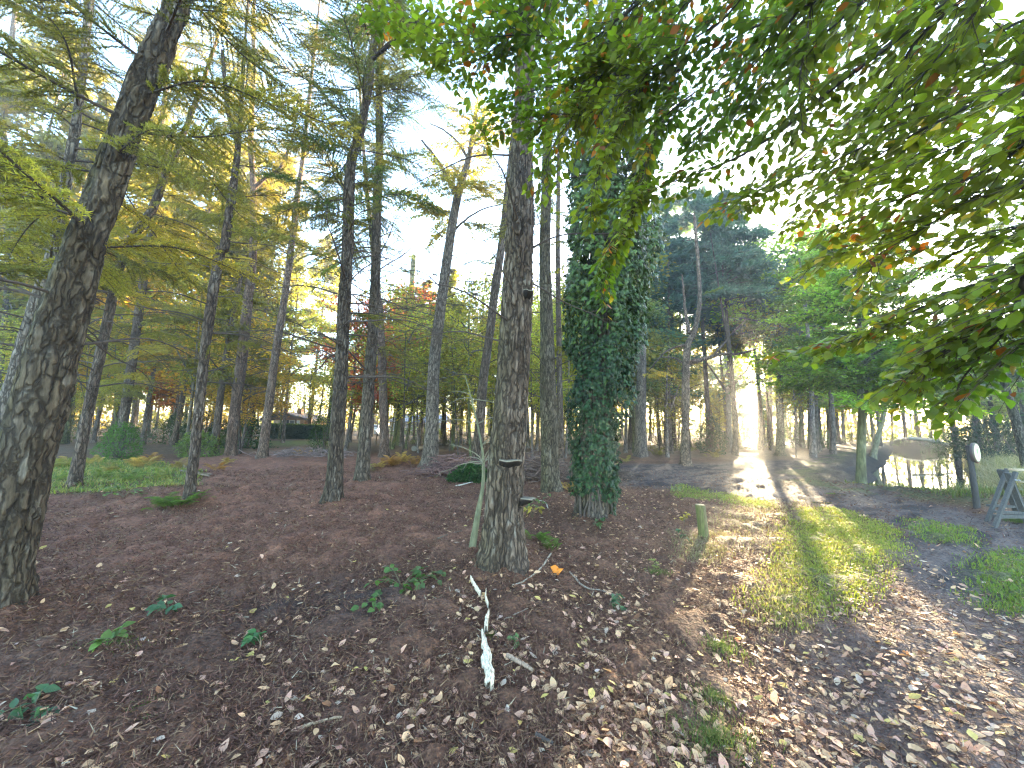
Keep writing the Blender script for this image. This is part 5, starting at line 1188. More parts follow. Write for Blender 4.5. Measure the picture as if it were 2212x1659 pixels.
def grass():
    g = np.random.default_rng(33)
    def make(name, label, polys, n, h, cols, w=.006, lean=.7, scale=True):
        f = Acc()
        for p, nn in zip(polys, n):
            x, y = in_poly(p, nn, g)
            if not len(x): continue
            hh = g.uniform(.4, 1.15, len(x))*h; c = np.asarray(cols)[g.integers(len(cols), size=len(x))]*g.uniform(.7, 1.25, (len(x), 1))
            ww = w*(1+.12*np.hypot(x, y)) if scale else w
            blades(f, x, y, ground_z(x, y)+.004, hh, c, g, lean, ww)
        tag(f.build(name, M_GRASS), label, 'grass', None, 'stuff')
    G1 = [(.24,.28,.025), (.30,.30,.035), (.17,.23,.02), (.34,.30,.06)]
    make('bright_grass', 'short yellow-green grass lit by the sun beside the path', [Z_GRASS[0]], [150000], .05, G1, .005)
    make('verge_grass', 'green grass patches along the right edge of the path and by the mud', Z_GRASS[1:], [22000, 9000, 16000], .055, [(.13,.21,.025), (.17,.23,.03), (.22,.24,.04)], .005)
    make('dry_grass', 'thin straw-coloured grass around the short post and the lawn patch', Z_DRYGRASS, [5000, 7000, 6000], .07, [(.26,.21,.10), (.17,.16,.06), (.30,.25,.14)], .004)
    make('ground_cover', 'green brambles and moss spreading around the left larches', [Z_MOSS_LEFT], [34000], .14, [(.22,.26,.05), (.28,.29,.07), (.34,.28,.10), (.13,.20,.05)], .010, 1.1)
    # small green tufts in the near ground
    for q, (px, py, rad, nn, lab) in enumerate([(2010-468,1600,.16,900,'dark green grass tuft at the bottom right among fallen leaves'), (1555,1405,.14,500,'small grass tuft at the near end of the path'), (1545,1515,.1,300,'thin green tuft among the leaves in the lower right'), (2200,1128,.16,800,'bright green grass tuft at the foot of the wooden trestle'),
                                  (1420,1240,.10,250,'sparse green tuft in the sunlit litter'), (310,1535,.10,500,'small dark moss cushion in the lower left litter'), (125,1455,.08,300,'pale moss cushion at the lower left'), (250,1390,.16,600,'mossy green patch near the huge leaning trunk'), (1060,1372,.05,350,'bright moss cushion beside the white splintered wood'), (916,1380,.04,250,'tiny bright moss cushion in the middle of the litter')]):
        c = on_ground(px, py); f = Acc(); a = g.uniform(0, 6.283, nn); r = rad*np.abs(g.normal(0, .6, nn)); x = c[0]+r*np.cos(a)*1.4; y = c[1]+r*np.sin(a)
        moss = 'moss' in lab; blades(f, x-c[0], y-c[1], ground_z(x, y)+.003-c[2], g.uniform(.4, 1, nn)*(.022 if moss else .075), np.array([(.13,.17,.03), (.09,.14,.025)])[g.integers(2, size=nn)]*g.uniform(.7, 1.2, (nn, 1)), g, .7, .004)
        o = f.build('moss_cushion' if moss else 'grass_tuft', M_GRASS); o.location = c; tag(o, lab, 'moss' if moss else 'grass tuft')
    # beyond the ditch: a rough dry meadow; its near edge hangs over the water
    f = Acc(); n = 90000; u = g.random(n); yy = 8.6*(5.2**u); t = g.random(n)**.8; xx = (1.13*yy+.2)+t*(yy*.75+2.0)
    d_, tt = ditch_dist(xx, yy); k = (d_ > 1.15+.25*tt) & (yy < 44) & ((xx-1.14*yy) > .15) ; tr = np.hypot(xx-10.0, yy-8.0) > .25; k &= tr & (g.random(n) < .25+1.1*noise2(xx*.9, yy*.9, 61)); xx, yy = xx[k], yy[k]; n = len(xx)
    near = sstep(10.0, 8.8, yy)[:, None]
    c = np.array([(.40,.33,.17), (.33,.28,.13), (.46,.38,.21), (.22,.23,.08)])[g.integers(4, size=n)]*(1-near)+near*np.array([(.13,.16,.04), (.10,.14,.035), (.20,.18,.07), (.12,.16,.04)])[g.integers(4, size=n)]
    c = c*g.uniform(.65, 1.25, (n, 1))
    blades(f, xx, yy, ground_z(xx, yy), g.uniform(.40, .92, n)*(1-.62*near[:, 0]), c, g, .75, .012*(1+.05*yy))
    tag(f.build('meadow_grass', M_GRASS), 'rough dry meadow grass beyond the ditch', 'grass', None, 'stuff')
    # green verge along the water, on the path side
    f = Acc(); n = 42000; i = g.random(n)*2.8; cxy = np.stack([np.interp(i, np.arange(len(DITCH)), DITCH[:, k]) for k in range(2)], 1)
    off = g.uniform(1.2, 3.0, n); xx = cxy[:, 0]-.72*off-g.uniform(0, 1.2, n)*(i < .1)*0; yy = cxy[:, 1]+.69*off*.2-(i < .3)*g.uniform(0, 3.4, n)
    d_, tt = ditch_dist(xx, yy); w_ = .95+.25*tt; k = (d_ > w_+.85) & (d_ < w_+2.0) & (noise2(xx*.9, yy*.9, 66) > .36); xx, yy = xx[k], yy[k]; n = len(xx)
    c = np.array([(.10,.15,.025), (.14,.18,.03), (.18,.19,.05)])[g.integers(3, size=n)]*g.uniform(.7, 1.25, (n, 1)); blades(f, xx, yy, ground_z(xx, yy), g.uniform(.06, .16, n), c, g, .7, .011)
    tag(f.build('bank_grass', M_GRASS), 'fresh green grass on the lip of the ditch bank', 'grass', None, 'stuff')
grass()
# ------------------------------------------------------------------ things people left in the wood
GREYW = (.085,.082,.075); OLDW = (.13,.115,.09); PALEW = (.40,.31,.19)
def post():
    p = on_ground(1521, 1162); r = 10.3*project(p)[2]/FPX; h = .47
    root = empty('wooden_post', p, 'short round mossy wooden post standing by the sunlit litter', 'post')
    a = Acc(); z = np.array([-.15, 0, .1, .25, h-.03, h-.008, h]); R_ = r*np.array([1.05, 1.04, 1.02, 1.0, .99, .97, .90]); lean = np.stack([-.075*z, .02*z, z], 1)
    th = np.arange(22)*2*math.pi/22; V = []
    for q, rr in zip(lean, R_): V.append(np.stack([q[0]+rr*(1+.02*np.sin(5*th))*np.cos(th), q[1]+rr*np.sin(th), np.full(22, q[2])], 1))
    V = np.array(V); i = np.arange(len(z)-1)[:, None]; j = np.arange(22)[None]
    F = np.stack([i*22+j, i*22+(j+1) % 22, (i+1)*22+(j+1) % 22, (i+1)*22+j], -1).reshape(-1, 4)
    mo = np.clip(.5-.5*np.cos(th)[None]+.3*np.sin(7*th+z[:, None]*30), 0, 1)[..., None]; a.add(V.reshape(-1, 3), F, (np.array([.115,.095,.05])*(1-mo)+np.array([.085,.10,.025])*mo).reshape(-1, 3))
    a.build('shaft', M_WOOD, root, True)
    b = Acc(); ids = np.arange(22); b.add(np.vstack([V[-1]+[0, 0, .002], [lean[-1]+[0, 0, .004]]]), np.stack([np.full(22, 22), ids, (ids+1) % 22], 1), (.24,.19,.11)); b.build('top_face', M_WOOD, root)
post()
def sign():
    p = on_ground(2110, 1093); p = at_depth(2110, 1093, 8.0); p[2] = zc(p[0], p[1]); top = at_depth(2091, 962, 8.0)
    root = empty('sign_post', p, 'dark leaning post carrying a round pale yellow sign at the meadow edge', 'sign')
    a = Acc(); u = np.linspace(0, 1, 8)[:, None]; d = top-p
    tube(a, d*(u*1.0)-np.array([0, 0, .15])*(1-u)+np.array([.012, 0, 0])*np.sin(u*3), np.linspace(.055, .042, 8), 12, (.055,.05,.045)); a.build('post', M_WOOD, root, True)
    c = d*.93+np.array([.10, -.035, -.06]); nrm = unit(np.array([.42, -.91, .02])); s = unit(np.cross(UP, nrm)); up = np.cross(nrm, s); th = np.arange(32)*2*math.pi/32
    def disc(name, r0, r1, y0, y1, col, back=True):
        q = Acc(); ring = lambda r, y: c+r*(np.cos(th)[:, None]*s+np.sin(th)[:, None]*up*1.12)+nrm*y
        V = np.vstack([ring(r0, y0), ring(r1, y1), [c+nrm*y1], [c+nrm*y0]]); i = np.arange(32); j = (i+1) % 32
        q.add(V, np.stack([i, j, j+32, i+32], 1), col); q.add(V, np.concatenate([np.stack([np.full(32, 64), i+32, j+32], 1), np.stack([np.full(32, 65), j, i], 1)]), col); return q.build(name, M_PAINT, root)
    disc('backing', .185, .185, -.035, 0.0, (.07,.05,.045)); o = disc('rim', .188, .180, .0, .022, (.12,.10,.07)); disc('face', .160, .158, .012, .026, (.62,.60,.36))
    q = Acc()       # the faded green emblem
    for (ux, uy, w_, h_) in ((0, .02, .03, .085), (-.028, .035, .028, .05), (.026, .045, .026, .045), (0, -.055, .016, .045)):
        t8 = np.arange(12)*2*math.pi/12; V = c+nrm*.0285+((ux+w_*np.cos(t8))[:, None]*s+(uy+h_*np.sin(t8))[:, None]*up); q.add(np.vstack([V, [c+nrm*.0287+ux*s+uy*up]]), np.stack([np.full(12, 12), np.arange(12), (np.arange(12)+1) % 12], 1), (.22,.36,.15))
    q.build('emblem', M_PAINT, root)
    q = Acc(); bar(q, c-up*.22+nrm*.0+s*.02, c-up*.14+s*.02, .05, .03, (.36,.05,.03)); q.build('red_tab', M_PAINT, root)
M_PAINT = plain_mat('painted_board', .5, .4, 25, .18, .08)
sign()
def trestle():
    Y = 6.25
    root0 = on_ground(2146, 1141); Y = root0[1]
    def gp(px, py, dy=0.0):
        return at_depth(px, py, Y+dy)
    f1 = gp(2146, 1141); f1[2] = zc(f1[0], f1[1]); o = f1.copy()
    root = empty('wooden_trestle', o, 'grey wooden A-frame trestle with pale top board at the right edge', 'trestle')
    depth = np.array([.62, .42, 0])*.9
    # first frame, seen end on: long leg leaning right, short wide leg leaning back left, brace and crossbar
    apex = gp(2192, 1022)-o; foot2 = np.array([gp(2235, 1108)[0]-o[0], -.02+.10, 0.0]); foot1 = np.zeros(3)
    def frame(off):
        for nm, a_, b_, w, t_ in (('leg', foot1, apex+[.02, 0, .02], .05, .04), ('leg', foot2, apex+[-.05, .052, .0], .075, .04)):
            q = Acc(); bar(q, a_+off-[0, 0, .03], b_+off, w, t_, GREYW); q.build(nm, M_WOOD, root)
        q = Acc(); a_ = foot1*.72+apex*.28+[-.01, .055, 0]; b_ = foot2*.74+apex*.26+[.06, .02, 0]; bar(q, a_+off, b_+off, .04, .06, GREYW, up=(0, 1, 0)); q.build('crossbar', M_WOOD, root)
    frame(np.zeros(3)); off2 = gp(2131, 1123, .55)-o; off2[2] = 0; off2 = np.array([off2[0], .55, 0]); frame(off2)
    q = Acc(); a_ = foot1*.80+apex*.2; bar(q, a_+[0, .05, 0], a_+np.array([1.4, .05, .02]), .04, .06, GREYW); q.build('lower_rail', M_WOOD, root)
    for nm, z_, y_ in (('top_board', .05, .05), ('side_board', -.14, -.05)):
        q = Acc(); s_ = apex+np.array([.03, y_, z_]); bar(q, s_, s_+np.array([1.5, .35, -.02]), .10 if z_ > 0 else .08, .03, PALEW, up=(0, 0, 1)); q.build(nm, M_WOOD, root)
    for k in range(2):
        q = Acc(); c = apex*.9+np.array([-.01+.05*k, -.04, -.02]); tube(q, [c, c+[0, -.02, 0]], [.014, .011], 8, (.45,.46,.48)); q.build('bolt', M_METAL, root)
M_METAL = plain_mat('worn_metal', .4, .5, 20, .15, .05, metallic=.8)
trestle()
def bridge():
    """low arched footbridge over the ditch; its reflection comes from the water"""
    d, t = None, None
    k = 4.15; c2 = np.array([np.interp(k, np.arange(len(DITCH)), DITCH[:, i]) for i in range(2)]); T_ = unit(DITCH[4]-DITCH[3]); across = np.array([T_[1], -T_[0]])
    zb = .12; root = empty('footbridge', (c2[0], c2[1], zb), 'low arched footbridge with pale worn deck over the ditch', 'footbridge')
    L, W = 4.4, 2.4; n = 17; A3 = np.array([across[0], across[1], 0]); T3 = np.array([T_[0], T_[1], 0])
    arch = lambda u: .30+.45*(1-(2*u-1)**2)
    for i in range(n):
        u = (i+.5)/n; u0, u1 = i/n+.004, (i+1)/n-.004; p0 = A3*(u0-.5)*L+UP*arch(u0); p1 = A3*(u1-.5)*L+UP*arch(u1); q = Acc()
        bar(q, (p0+p1)/2-T3*W/2, (p0+p1)/2+T3*W/2, np.linalg.norm(p1-p0), .06, np.array((.40,.36,.33))*random.uniform(.8, 1.15), up=np.cross(T3, p1-p0)); q.build('plank', M_WOOD, root)
    for sgn in (-1, 1):
        q = Acc(); us = np.linspace(0, 1, 19)
        V = []; 
        for u in us: V += [A3*(u-.5)*L+UP*(arch(u)-.05)+T3*sgn*W*.46, A3*(u-.5)*L+UP*(-.62)+T3*sgn*W*.46]
        V = np.array(V); V2 = V+T3*sgn*.10; F = []
        for i in range(18):
            a_, b_, c_, d_ = 2*i, 2*i+1, 2*i+3, 2*i+2; F += [[a_, b_, c_, d_], [a_+38, d_+38, c_+38, b_+38], [a_, d_, d_+38, a_+38], [b_, b_+38, c_+38, c_]]
        q.add(np.vstack([V, V2]), np.array(F), (.075,.055,.045)); q.build('side_beam', M_WOOD, root)
        q = Acc(); u = np.linspace(.02, .98, 16); P = np.stack([A3*(a_-.5)*L+UP*(arch(a_)+.10)+T3*sgn*W*.5 for a_ in u]); tube(q, P, .055, 8, (.55,.50,.46)); q.build('kerb_rail', M_WOOD, root, True)
        q = Acc(); box(q, A3*sgn*L*.5+UP*(-.35), (.7, W*.95, 1.3), np.stack([A3, T3, UP], 1), (.06,.05,.045), 0, .03); q.build('abutment', M_WOOD, root)
bridge()
def lone(name, pts, r, col, label, cat, mat=None, sides=8, group=None, jitter=.004, seed=1, forks=0):
    """a stick or log through picture points lying on the ground (or at given heights)"""
    g = np.random.default_rng(seed); P = np.array([on_ground(q[0], q[1]) if len(q) == 2 else at_depth(q[0], q[1], q[2]) for q in pts]); n = 18
    L = resample(P, n); 
    if all(len(q) == 2 for q in pts): L[:, 2] = Hc(L[:, 0], L[:, 1])+r*.8+.012
    L += np.cumsum(g.normal(0, jitter, (n, 3)), 0)*[1, 1, .3]; o = L[0].copy(); a = Acc(); tube(a, L-o, np.linspace(r, r*.5, n)*(1+.12*g.normal(0, 1, n)), sides, np.repeat(np.asarray(col)*g.uniform(.75, 1.2, (n, 1)), sides, 0) if False else col)
    for k in range(forks):
        i = g.integers(4, 15); d = unit(L[i+1]-L[i]+g.normal(0, .02, 3)*[1, 1, .4])*g.uniform(.15, .4); d = d+unit(np.cross(d, UP))*g.uniform(-.2, .2); tube(a, np.stack([L[i]-o, L[i]-o+d*.5+[0, 0, .01], L[i]-o+d]), [r*.6, r*.4, r*.2], 5, col)
    ob = a.build(name, mat or M_WOOD, None, True); ob.location = o; return tag(ob, label, cat, group)
# log lying across the ditch
pA = at_depth(1962, 947, 33.0); pB = at_depth(2052, 960, 31.0)
a = Acc(); a_o = pA.copy(); tube(a, resample(np.stack([pA-a_o, (pA+pB)/2-a_o+[0, 0, .06], pB-a_o]), 12), np.linspace(.13, .09, 12), 10, (.42,.40,.33)); ob = a.build('log', M_WOOD, None, True); ob.location = a_o; tag(ob, 'long pale pole lying across the ditch in front of the footbridge', 'log')
lone('log', [(905,969),(950,962),(1010,960),(1048,967)], .09, (.30,.26,.21), 'pale fallen log behind the grey forked oak', 'log', seed=3)
lone('log', [(894,975),(915,973),(935,974)], .16, (.17,.15,.12), 'short thick dark log left of the grey forked oak', 'log', seed=4)
lone('branch', [(1184,1100),(1175,1085),(1150,1080)], .012, (.45,.40,.32), 'pale stick at the right foot of the central trunk', 'branch', seed=5)
lone('branch', [(1230,1240),(1262,1275),(1300,1283),(1350,1300)], .010, (.27,.21,.15), 'thin bent brown branch lying right of the central trunk', 'branch', seed=6, forks=2)
lone('branch', [(1190,1200),(1172,1228),(1140,1255),(1115,1268)], .010, (.34,.27,.19), 'thin pale branch lying just right of the central trunk foot', 'branch', seed=7)
lone('branch', [(985,1052),(1010,1046),(1035,1041)], .018, (.50,.45,.36), 'pale broken stick behind the central trunk on the left', 'branch', seed=8)
lone('branch', [(1095,1425),(1135,1448),(1152,1458)], .018, (.30,.20,.13), 'thick brown stick piece right of the white splintered wood', 'branch', seed=9, jitter=.001)
lone('branch', [(1158,1598),(1195,1614)], .014, (.06,.045,.035), 'dark broken stick among the leaves near the bottom', 'branch', seed=10, jitter=.001)
lone('branch', [(945,1168),(975,1158),(1000,1150)], .014, (.13,.09,.06), 'dark stick lying left of the central trunk', 'branch', seed=11)
lone('branch', [(395,1010),(430,1028),(450,1032)], .05, (.16,.11,.07), 'dark broken bough on the ground behind the slim larch by the fern', 'branch', seed=12, forks=2)
lone('branch', [(390,1020),(415,1024),(440,1020)], .035, (.13,.09,.06), 'second dark bough crossed over the first behind the slim larch', 'branch', seed=14, forks=2)
lone('branch', [(655,1580),(730,1560),(770,1552)], .008, (.35,.24,.14), 'thin straight twig across the leaves at the bottom', 'branch', seed=15)
lone('branch', [(1140,1320),(1110,1335),(1085,1345)], .006, (.30,.22,.15), 'fine twig right of the white splintered wood', 'branch', seed=16)
# leaning pale-green dead stem against the left of the central trunk
P = [at_depth(1020,1150,4.75), at_depth(1034,1100,4.8), at_depth(1043,1050,4.85), at_depth(1044,1000,4.9), at_depth(1040,960,4.95), at_depth(1031,915,5.0), at_depth(1018,860,5.05), at_depth(1004,810,5.1)]
P[0][2] = zc(P[0][0], P[0][1])-.02; o = P[0].copy(); root = empty('dead_sapling', o, 'pale greenish dead sapling leaning beside the left of the central trunk', 'sapling')
a = Acc(); tube(a, resample(np.array(P)-o, 40), np.concatenate([np.linspace(.048, .022, 12), np.linspace(.024, .004, 28)]), 9, (.15,.145,.08)); a.build('stem', M_SMOOTH, root, True)
g = np.random.default_rng(3)
for k in range(14):
    i = g.integers(3, 7); p = np.array(P[i])-o; d = unit(np.array([g.normal(0, .8), g.normal(0, .3), g.uniform(-.1, .9)]))*g.uniform(.3, .9); q = Acc(); s = np.linspace(0, 1, 8)[:, None]
    tube(q, p+d*s+np.cumsum(g.normal(0, .012, (8, 3)), 0)+np.array([0, 0, -.25])*s*s, np.linspace(.008, .002, 8), 5, (.19,.17,.11)); q.build('twig', M_TWIG, root)
def splinter():
    g = np.random.default_rng(13)
    root = None
    for nm, pts, wid, lab in (('splintered_wood', [(1059,1499),(1058,1470),(1052,1440),(1047,1405),(1044,1388),(1041,1376)], (.026,.040,.040,.030,.014,.010), 'bleached white splintered piece of wood lying in the near litter'),
                    ('splintered_wood', [(1050,1370),(1051,1350),(1056,1332)], (.018,.020,.006), 'short pale splinter just above the bleached white piece of wood'),
                    ('splintered_wood', [(1055,1318),(1049,1300),(1050,1285)], (.004,.010,.004), 'forked thin splinter between the white wood and the central trunk'),
                    ('splintered_wood', [(1038,1293),(1026,1275),(1016,1257)], (.006,.012,.004), 'thin pale splinter nearest the central trunk')):
        P = np.array([on_ground(*q) for q in pts]); n = 26; L = resample(P, n); W = np.interp(np.linspace(0, 1, n), np.linspace(0, 1, len(wid)), wid); L[:, 2] = Hc(L[:, 0], L[:, 1])+.02; o = L[0].copy()
        a = Acc(); prof = np.linspace(-1, 1, 9); T_ = unit(np.gradient(L, axis=0)); sd = unit(np.cross(T_, UP)); edge = 1+.35*g.normal(0, 1, (n, 2))
        V = []; 
        for i in range(n):
            h = .016+.020*np.sqrt(np.maximum(0, 1-prof**2))+.007*np.abs(np.sin(prof*7+i*.3))+.004*g.normal(0, 1, 9)
            e = np.where(prof < 0, edge[i, 0], edge[i, 1]); V.append(L[i]-o+sd[i]*(prof*W[i]*.62*e)[:, None]+UP*h[:, None])
        V = np.array(V); i_ = np.arange(n-1)[:, None]; j_ = np.arange(8)[None]; F = np.stack([i_*9+j_, (i_+1)*9+j_, (i_+1)*9+j_+1, i_*9+j_+1], -1).reshape(-1, 4)
        c = np.clip(np.array([.66,.55,.40])*g.uniform(.75, 1.1, (n*9, 1)), 0, .9); a.add(V.reshape(-1, 3), F, c)
        Vb = V.copy(); Vb[:, :, 2] -= .03; a.add(Vb.reshape(-1, 3), F[:, ::-1], c*.6)
        for side in (0, 8):
            idx = np.arange(n-1); a.add(np.vstack([V[:, side], Vb[:, side]]), np.stack([idx, idx+1, idx+1+n, idx+n], 1), (.55,.45,.32))
        ob = a.build(nm, M_WOOD, None); ob.location = o; tag(ob, lab, 'wood', 'bleached splinters of one broken stick')
splinter()
# bracket fungi grow on the central trunk: parts of it
def bracket(px, py, w, dp, az_label):
    t = TREES['centre']; base = t['base']; L, R = t['line'], t['rad']; p = at_depth(px, py, base[1]); z = p[2]; c = np.array([np.interp(z, L[:, 2], L[:, i]) for i in range(3)]); r = np.interp(z, L[:, 2], R)
    a0 = math.atan2(-1, (p[0]-c[0])/max(r, .1)*1.6) if az_label == 'f' else -0.35
    th = np.linspace(-1, 1, 17); half = w/r/2; g = np.random.default_rng(int(px)); prof = np.sqrt(np.maximum(0, 1-th**2))**.7*dp*(1+.2*g.normal(0, .5, 17)); q = Acc(); V = []
    for k, (zz, f_) in enumerate(((.010, .96), (.004, 1.05), (-.004, 1.0), (-.030, .72), (-.075, .05))):
        rr = r-.02+(prof+.02)*f_; an = a0+th*half; V.append(np.stack([c[0]+rr*np.cos(an), c[1]+rr*np.sin(an), np.full(17, z+zz)+.006*np.sin(th*5)], 1))
    top = np.stack([c[0]+(r-.03)*np.cos(a0+th*half), c[1]+(r-.03)*np.sin(a0+th*half), np.full(17, z+.016)], 1); V = np.array([top]+V)-base
    i_ = np.arange(5)[:, None]; j_ = np.arange(16)[None]; F = np.stack([i_*17+j_, i_*17+j_+1, (i_+1)*17+j_+1, (i_+1)*17+j_], -1).reshape(-1, 4)[:, ::-1]
    col = np.repeat(np.array([(.07,.055,.04), (.16,.13,.09), (.24,.20,.14), (.035,.025,.02), (.018,.014,.012), (.015,.012,.010)]), 17, 0); q.add(V.reshape(-1, 3), F, col)
    o = q.build('bracket_fungus', M_BARKF, ROOTS['centre'], True); o['label'] = 'dark bracket fungus with pale rim'
M_BARKF = plain_mat('fungus', .8, .2, 50, .3, .3)
bracket(1100, 992, .25, .06, 'f'); bracket(1145, 1074, .14, .10, 's'); bracket(1135, 640, .12, .05, 'f')
# ------------------------------------------------------------------ plants of the forest floor
def fern_frond(L, seed):
    g = np.random.default_rng(seed); f = Acc(); t = np.linspace(0, 1, 20); ax = np.stack([L*t, 0*t, 1.25*L*t-.95*L*t*t], 1); tube(f, ax, np.linspace(.004, .001, 20), 3, (.5,.5,.4), cap=False)
    for k in range(24):
        u = .16+.84*k/24; p = np.array([np.interp(u, t, ax[:, i]) for i in range(3)]); l = .30*L*math.sin(math.pi*(u*.82+.18))**.8
        for s in (-1, 1):
            d = unit(np.array([.45, s*1.0, -.12])); m = 7; uu = np.linspace(.06, 1, m); B = p+d*(l*uu)[:, None]
            for s2 in (-1, 1):
                dd = np.tile(unit(np.array([.9, s*.25, 0])*s2+d*.45), (m, 1)); ln = .06*L*(1.1-uu)+.008; rhombs(f, B, dd, np.tile(UP, (m, 1))+g.normal(0, .3, (m, 3)), ln, ln*.34, np.full((m, 3), g.uniform(.7, 1.2)))
    return f.mesh('fern_frond', M_BROAD)
FR = [fern_frond(.55, 1), fern_frond(.48, 2), fern_frond(.62, 3)]
FG = (.13,.22,.04); BR = (.38,.22,.075); BRY = (.44,.32,.12)
def fern(px, py, n, s, col, label, name='fern', cat='fern', group=None, dz=0.0):
    p = on_ground(px, py); p[2] += dz; g = np.random.default_rng(int(px+py)); root = empty(name, p, label, cat, group)
    for k in range(int(n*1.6)):
        M = Matrix.Translation((g.normal(0, .10*s), g.normal(0, .10*s), 0)) @ Matrix.Rotation(k*2.4+g.uniform(-.3, .3), 4, 'Z') @ Matrix.Rotation(-g.uniform(-.05, .65), 4, 'Y') @ Matrix.Scale(s*.58*g.uniform(.7, 1.15), 4); o = link('frond', FR[g.integers(3)], root, M); o.color = (*(np.asarray(col)*g.uniform(.8, 1.25)), 1)
    return root
fern(365, 1098, 16, 1.05, FG, 'big bright green fern clump left of the slim larch')
fern(428, 1082, 6, .7, (.14,.19,.05), 'small pale fern on the right side of the slim larch')
fern(1172, 1172, 9, .62, FG, 'bright green fern against the right foot of the central trunk')
fern(1186, 1190, 6, .5, (.11,.18,.035), 'lower small fern below the one at the central trunk')
for q, (px, py, n, s, c, nm, lab) in enumerate([(130,1040,8,.9,(.22,.27,.08),'fern','pale fern in the brambles at the far left edge of the clearing'), (215,1035,8,1.0,(.20,.26,.07),'fern','pale fern right of the crooked mossy larch'), (290,1040,9,1.0,(.17,.24,.07),'fern','yellow-green fern in front of the larch with the green bush'), (345,1035,7,.9,(.26,.28,.10),'fern','yellowish fern in the middle of the left brambles'),
     (190,1005,9,1.3,BRY,'bracken','straw-coloured bracken behind the crooked mossy larch'), (240,1020,9,1.0,(.34,.27,.11),'bracken','pale dead bracken in the left brambles'), (385,1015,8,1.1,(.32,.24,.10),'bracken','dry bracken left of the slim larch by the fern'), (110,1012,8,1.3,(.28,.27,.10),'bracken','greenish bracken at the left of the brambles'), (1350,1000,7,1.2,(.25,.22,.09),'bracken','pale bracken just right of the ivy'), (1120,1010,6,1.0,(.30,.20,.09),'bracken','brown bracken behind the central trunk')]): fern(px, py, n, s, c, lab, nm, nm)
fern(790, 1020, 7, .8, (.20,.24,.06), 'pale green fern growing up the left one trunk of the mossy forked-crown larch')
for q, (px, py, n, s, c, lab) in enumerate([(845,1008,16,1.35,BR,'golden bracken clump right of the close pair of larches'), (868,1000,14,1.3,BRY,'yellower bracken clump behind the golden one left of the grey oak'), (900,1006,12,1.2,BR,'rusty bracken clump touching the grey oak on its left'), (820,1012,9,1.1,BRY,'low bracken between the close pair and the golden clump'), (300,1012,12,1.3,BRY,'dead straw-coloured bracken in the brambles on the left'), (330,1000,10,1.2,BR,'brown bracken behind the straw-coloured one on the left'), (490,1004,9,1.1,BRY,'dry bracken at the foot of the red-brown larch'), (470,1018,9,1.0,(.42,.24,.08),'orange bracken lying right of the slim larch'), (650,985,8,1.1,BR,'dry bracken at the foot of the dark left one of the close pair'), (1000,1000,8,1.2,(.30,.12,.07),'reddish bracken left of the leaning brown larch'), (1225,1060,9,1.0,BRY,'dry bracken between the moss-green larch and the ivy'), (1420,985,12,1.6,(.22,.20,.08),'pale bracken under the drooping larch'), (1545,990,10,1.6,(.20,.18,.08),'pale bracken right of the pine with the bent top')]):
    fern(px, py, n, s, c, lab, 'bracken', 'bracken')
BLEAF = [beech_leaf_arrays(.075, .055, cu, .2, 200+k) for k, cu in enumerate((.3, .1, .2))]
def bramble(px, py, n, h, spread, col, label, name='bramble', seed=None, ls=1.0, cat='plant'):
    p = on_ground(px, py); g = np.random.default_rng(seed or int(px*3+py)); root = empty(name, p, label, cat); w = Acc(); pos = []; dd = []
    for k in range(max(3, n//7)):
        az = g.uniform(0, 6.28); l = g.uniform(.5, 1)*spread; t = np.linspace(0, 1, 8)[:, None]; Q = np.array([math.cos(az), math.sin(az), 0])*l*t+UP*h*(g.uniform(1.6, 2.6)*t-g.uniform(1.4, 2.0)*t*t); tube(w, Q, np.linspace(.0035, .0015, 8), 4, (.13,.11,.06), cap=False)
        for j in range(7):
            u = g.uniform(.2, 1); b = np.array([np.interp(u, t[:, 0], Q[:, i]) for i in range(3)]); pos.append(b); dd.append(unit(np.array([math.cos(az+g.normal(0, 1)), math.sin(az+g.normal(0, 1)), g.normal(-.1, .3)])))
    w.build('stem', M_TWIG, root)
    pos = np.array(pos); dd = np.array(dd); nr = unit(UP+g.normal(0, .45, (len(pos), 3))); Rm = leaf_frames(dd, nr)
    ms = []
    for V, F, UV in BLEAF:
        a = Acc(); a.add(V, F, (1,1,1), 0, UV); ms.append(a.mesh('bramble_leaf', M_BROADV, True))
    for i in range(len(pos)):
        s = ls*g.uniform(.6, 1.15); o = link('leaf', ms[g.integers(3)], root, Matrix([[*(Rm[i][r]*s), pos[i][r]] for r in range(3)]+[[0, 0, 0, 1]])); o.color = (*(np.asarray(col)*g.uniform(.7, 1.3)), 1)
    return root
M_BROADV = leaf_mat('veined_leaves', .45, .4, .4, .2, True)
BG = (.085,.155,.035); BLG = (.075,.15,.065)
bramble(868, 1272, 50, .13, .34, BG, 'spreading green bramble in the middle of the litter, left of the central trunk')
bramble(905, 1258, 36, .12, .28, (.11,.16,.05), 'lighter bramble joining the spreading one on its right')
bramble(825, 1305, 24, .08, .2, BG, 'low bramble sprig at the lower left of the spreading bramble')
bramble(566, 1400, 18, .16, .16, (.05,.13,.035), 'dark glossy green seedling in the lower left litter', ls=.9)
bramble(1315, 1310, 18, .10, .18, BLG, 'bluish-green seedling right of the white splintered wood')
bramble(365, 1322, 12, .10, .10, BLG, 'small pale green seedling right of the huge leaning trunk')
bramble(250, 1390, 14, .08, .14, (.12,.19,.04), 'yellowish green plantlet in the lower left litter')
bramble(70, 1535, 12, .07, .14, BLG, 'pale green plantlet at the bottom left corner')
bramble(1480, 1165, 14, .12, .14, BLG, 'small bluish-green plant left of the short round post')
bramble(1478, 1130, 10, .16, .12, (.40,.30,.03), 'yellow and orange leaved seedling beside the short round post')
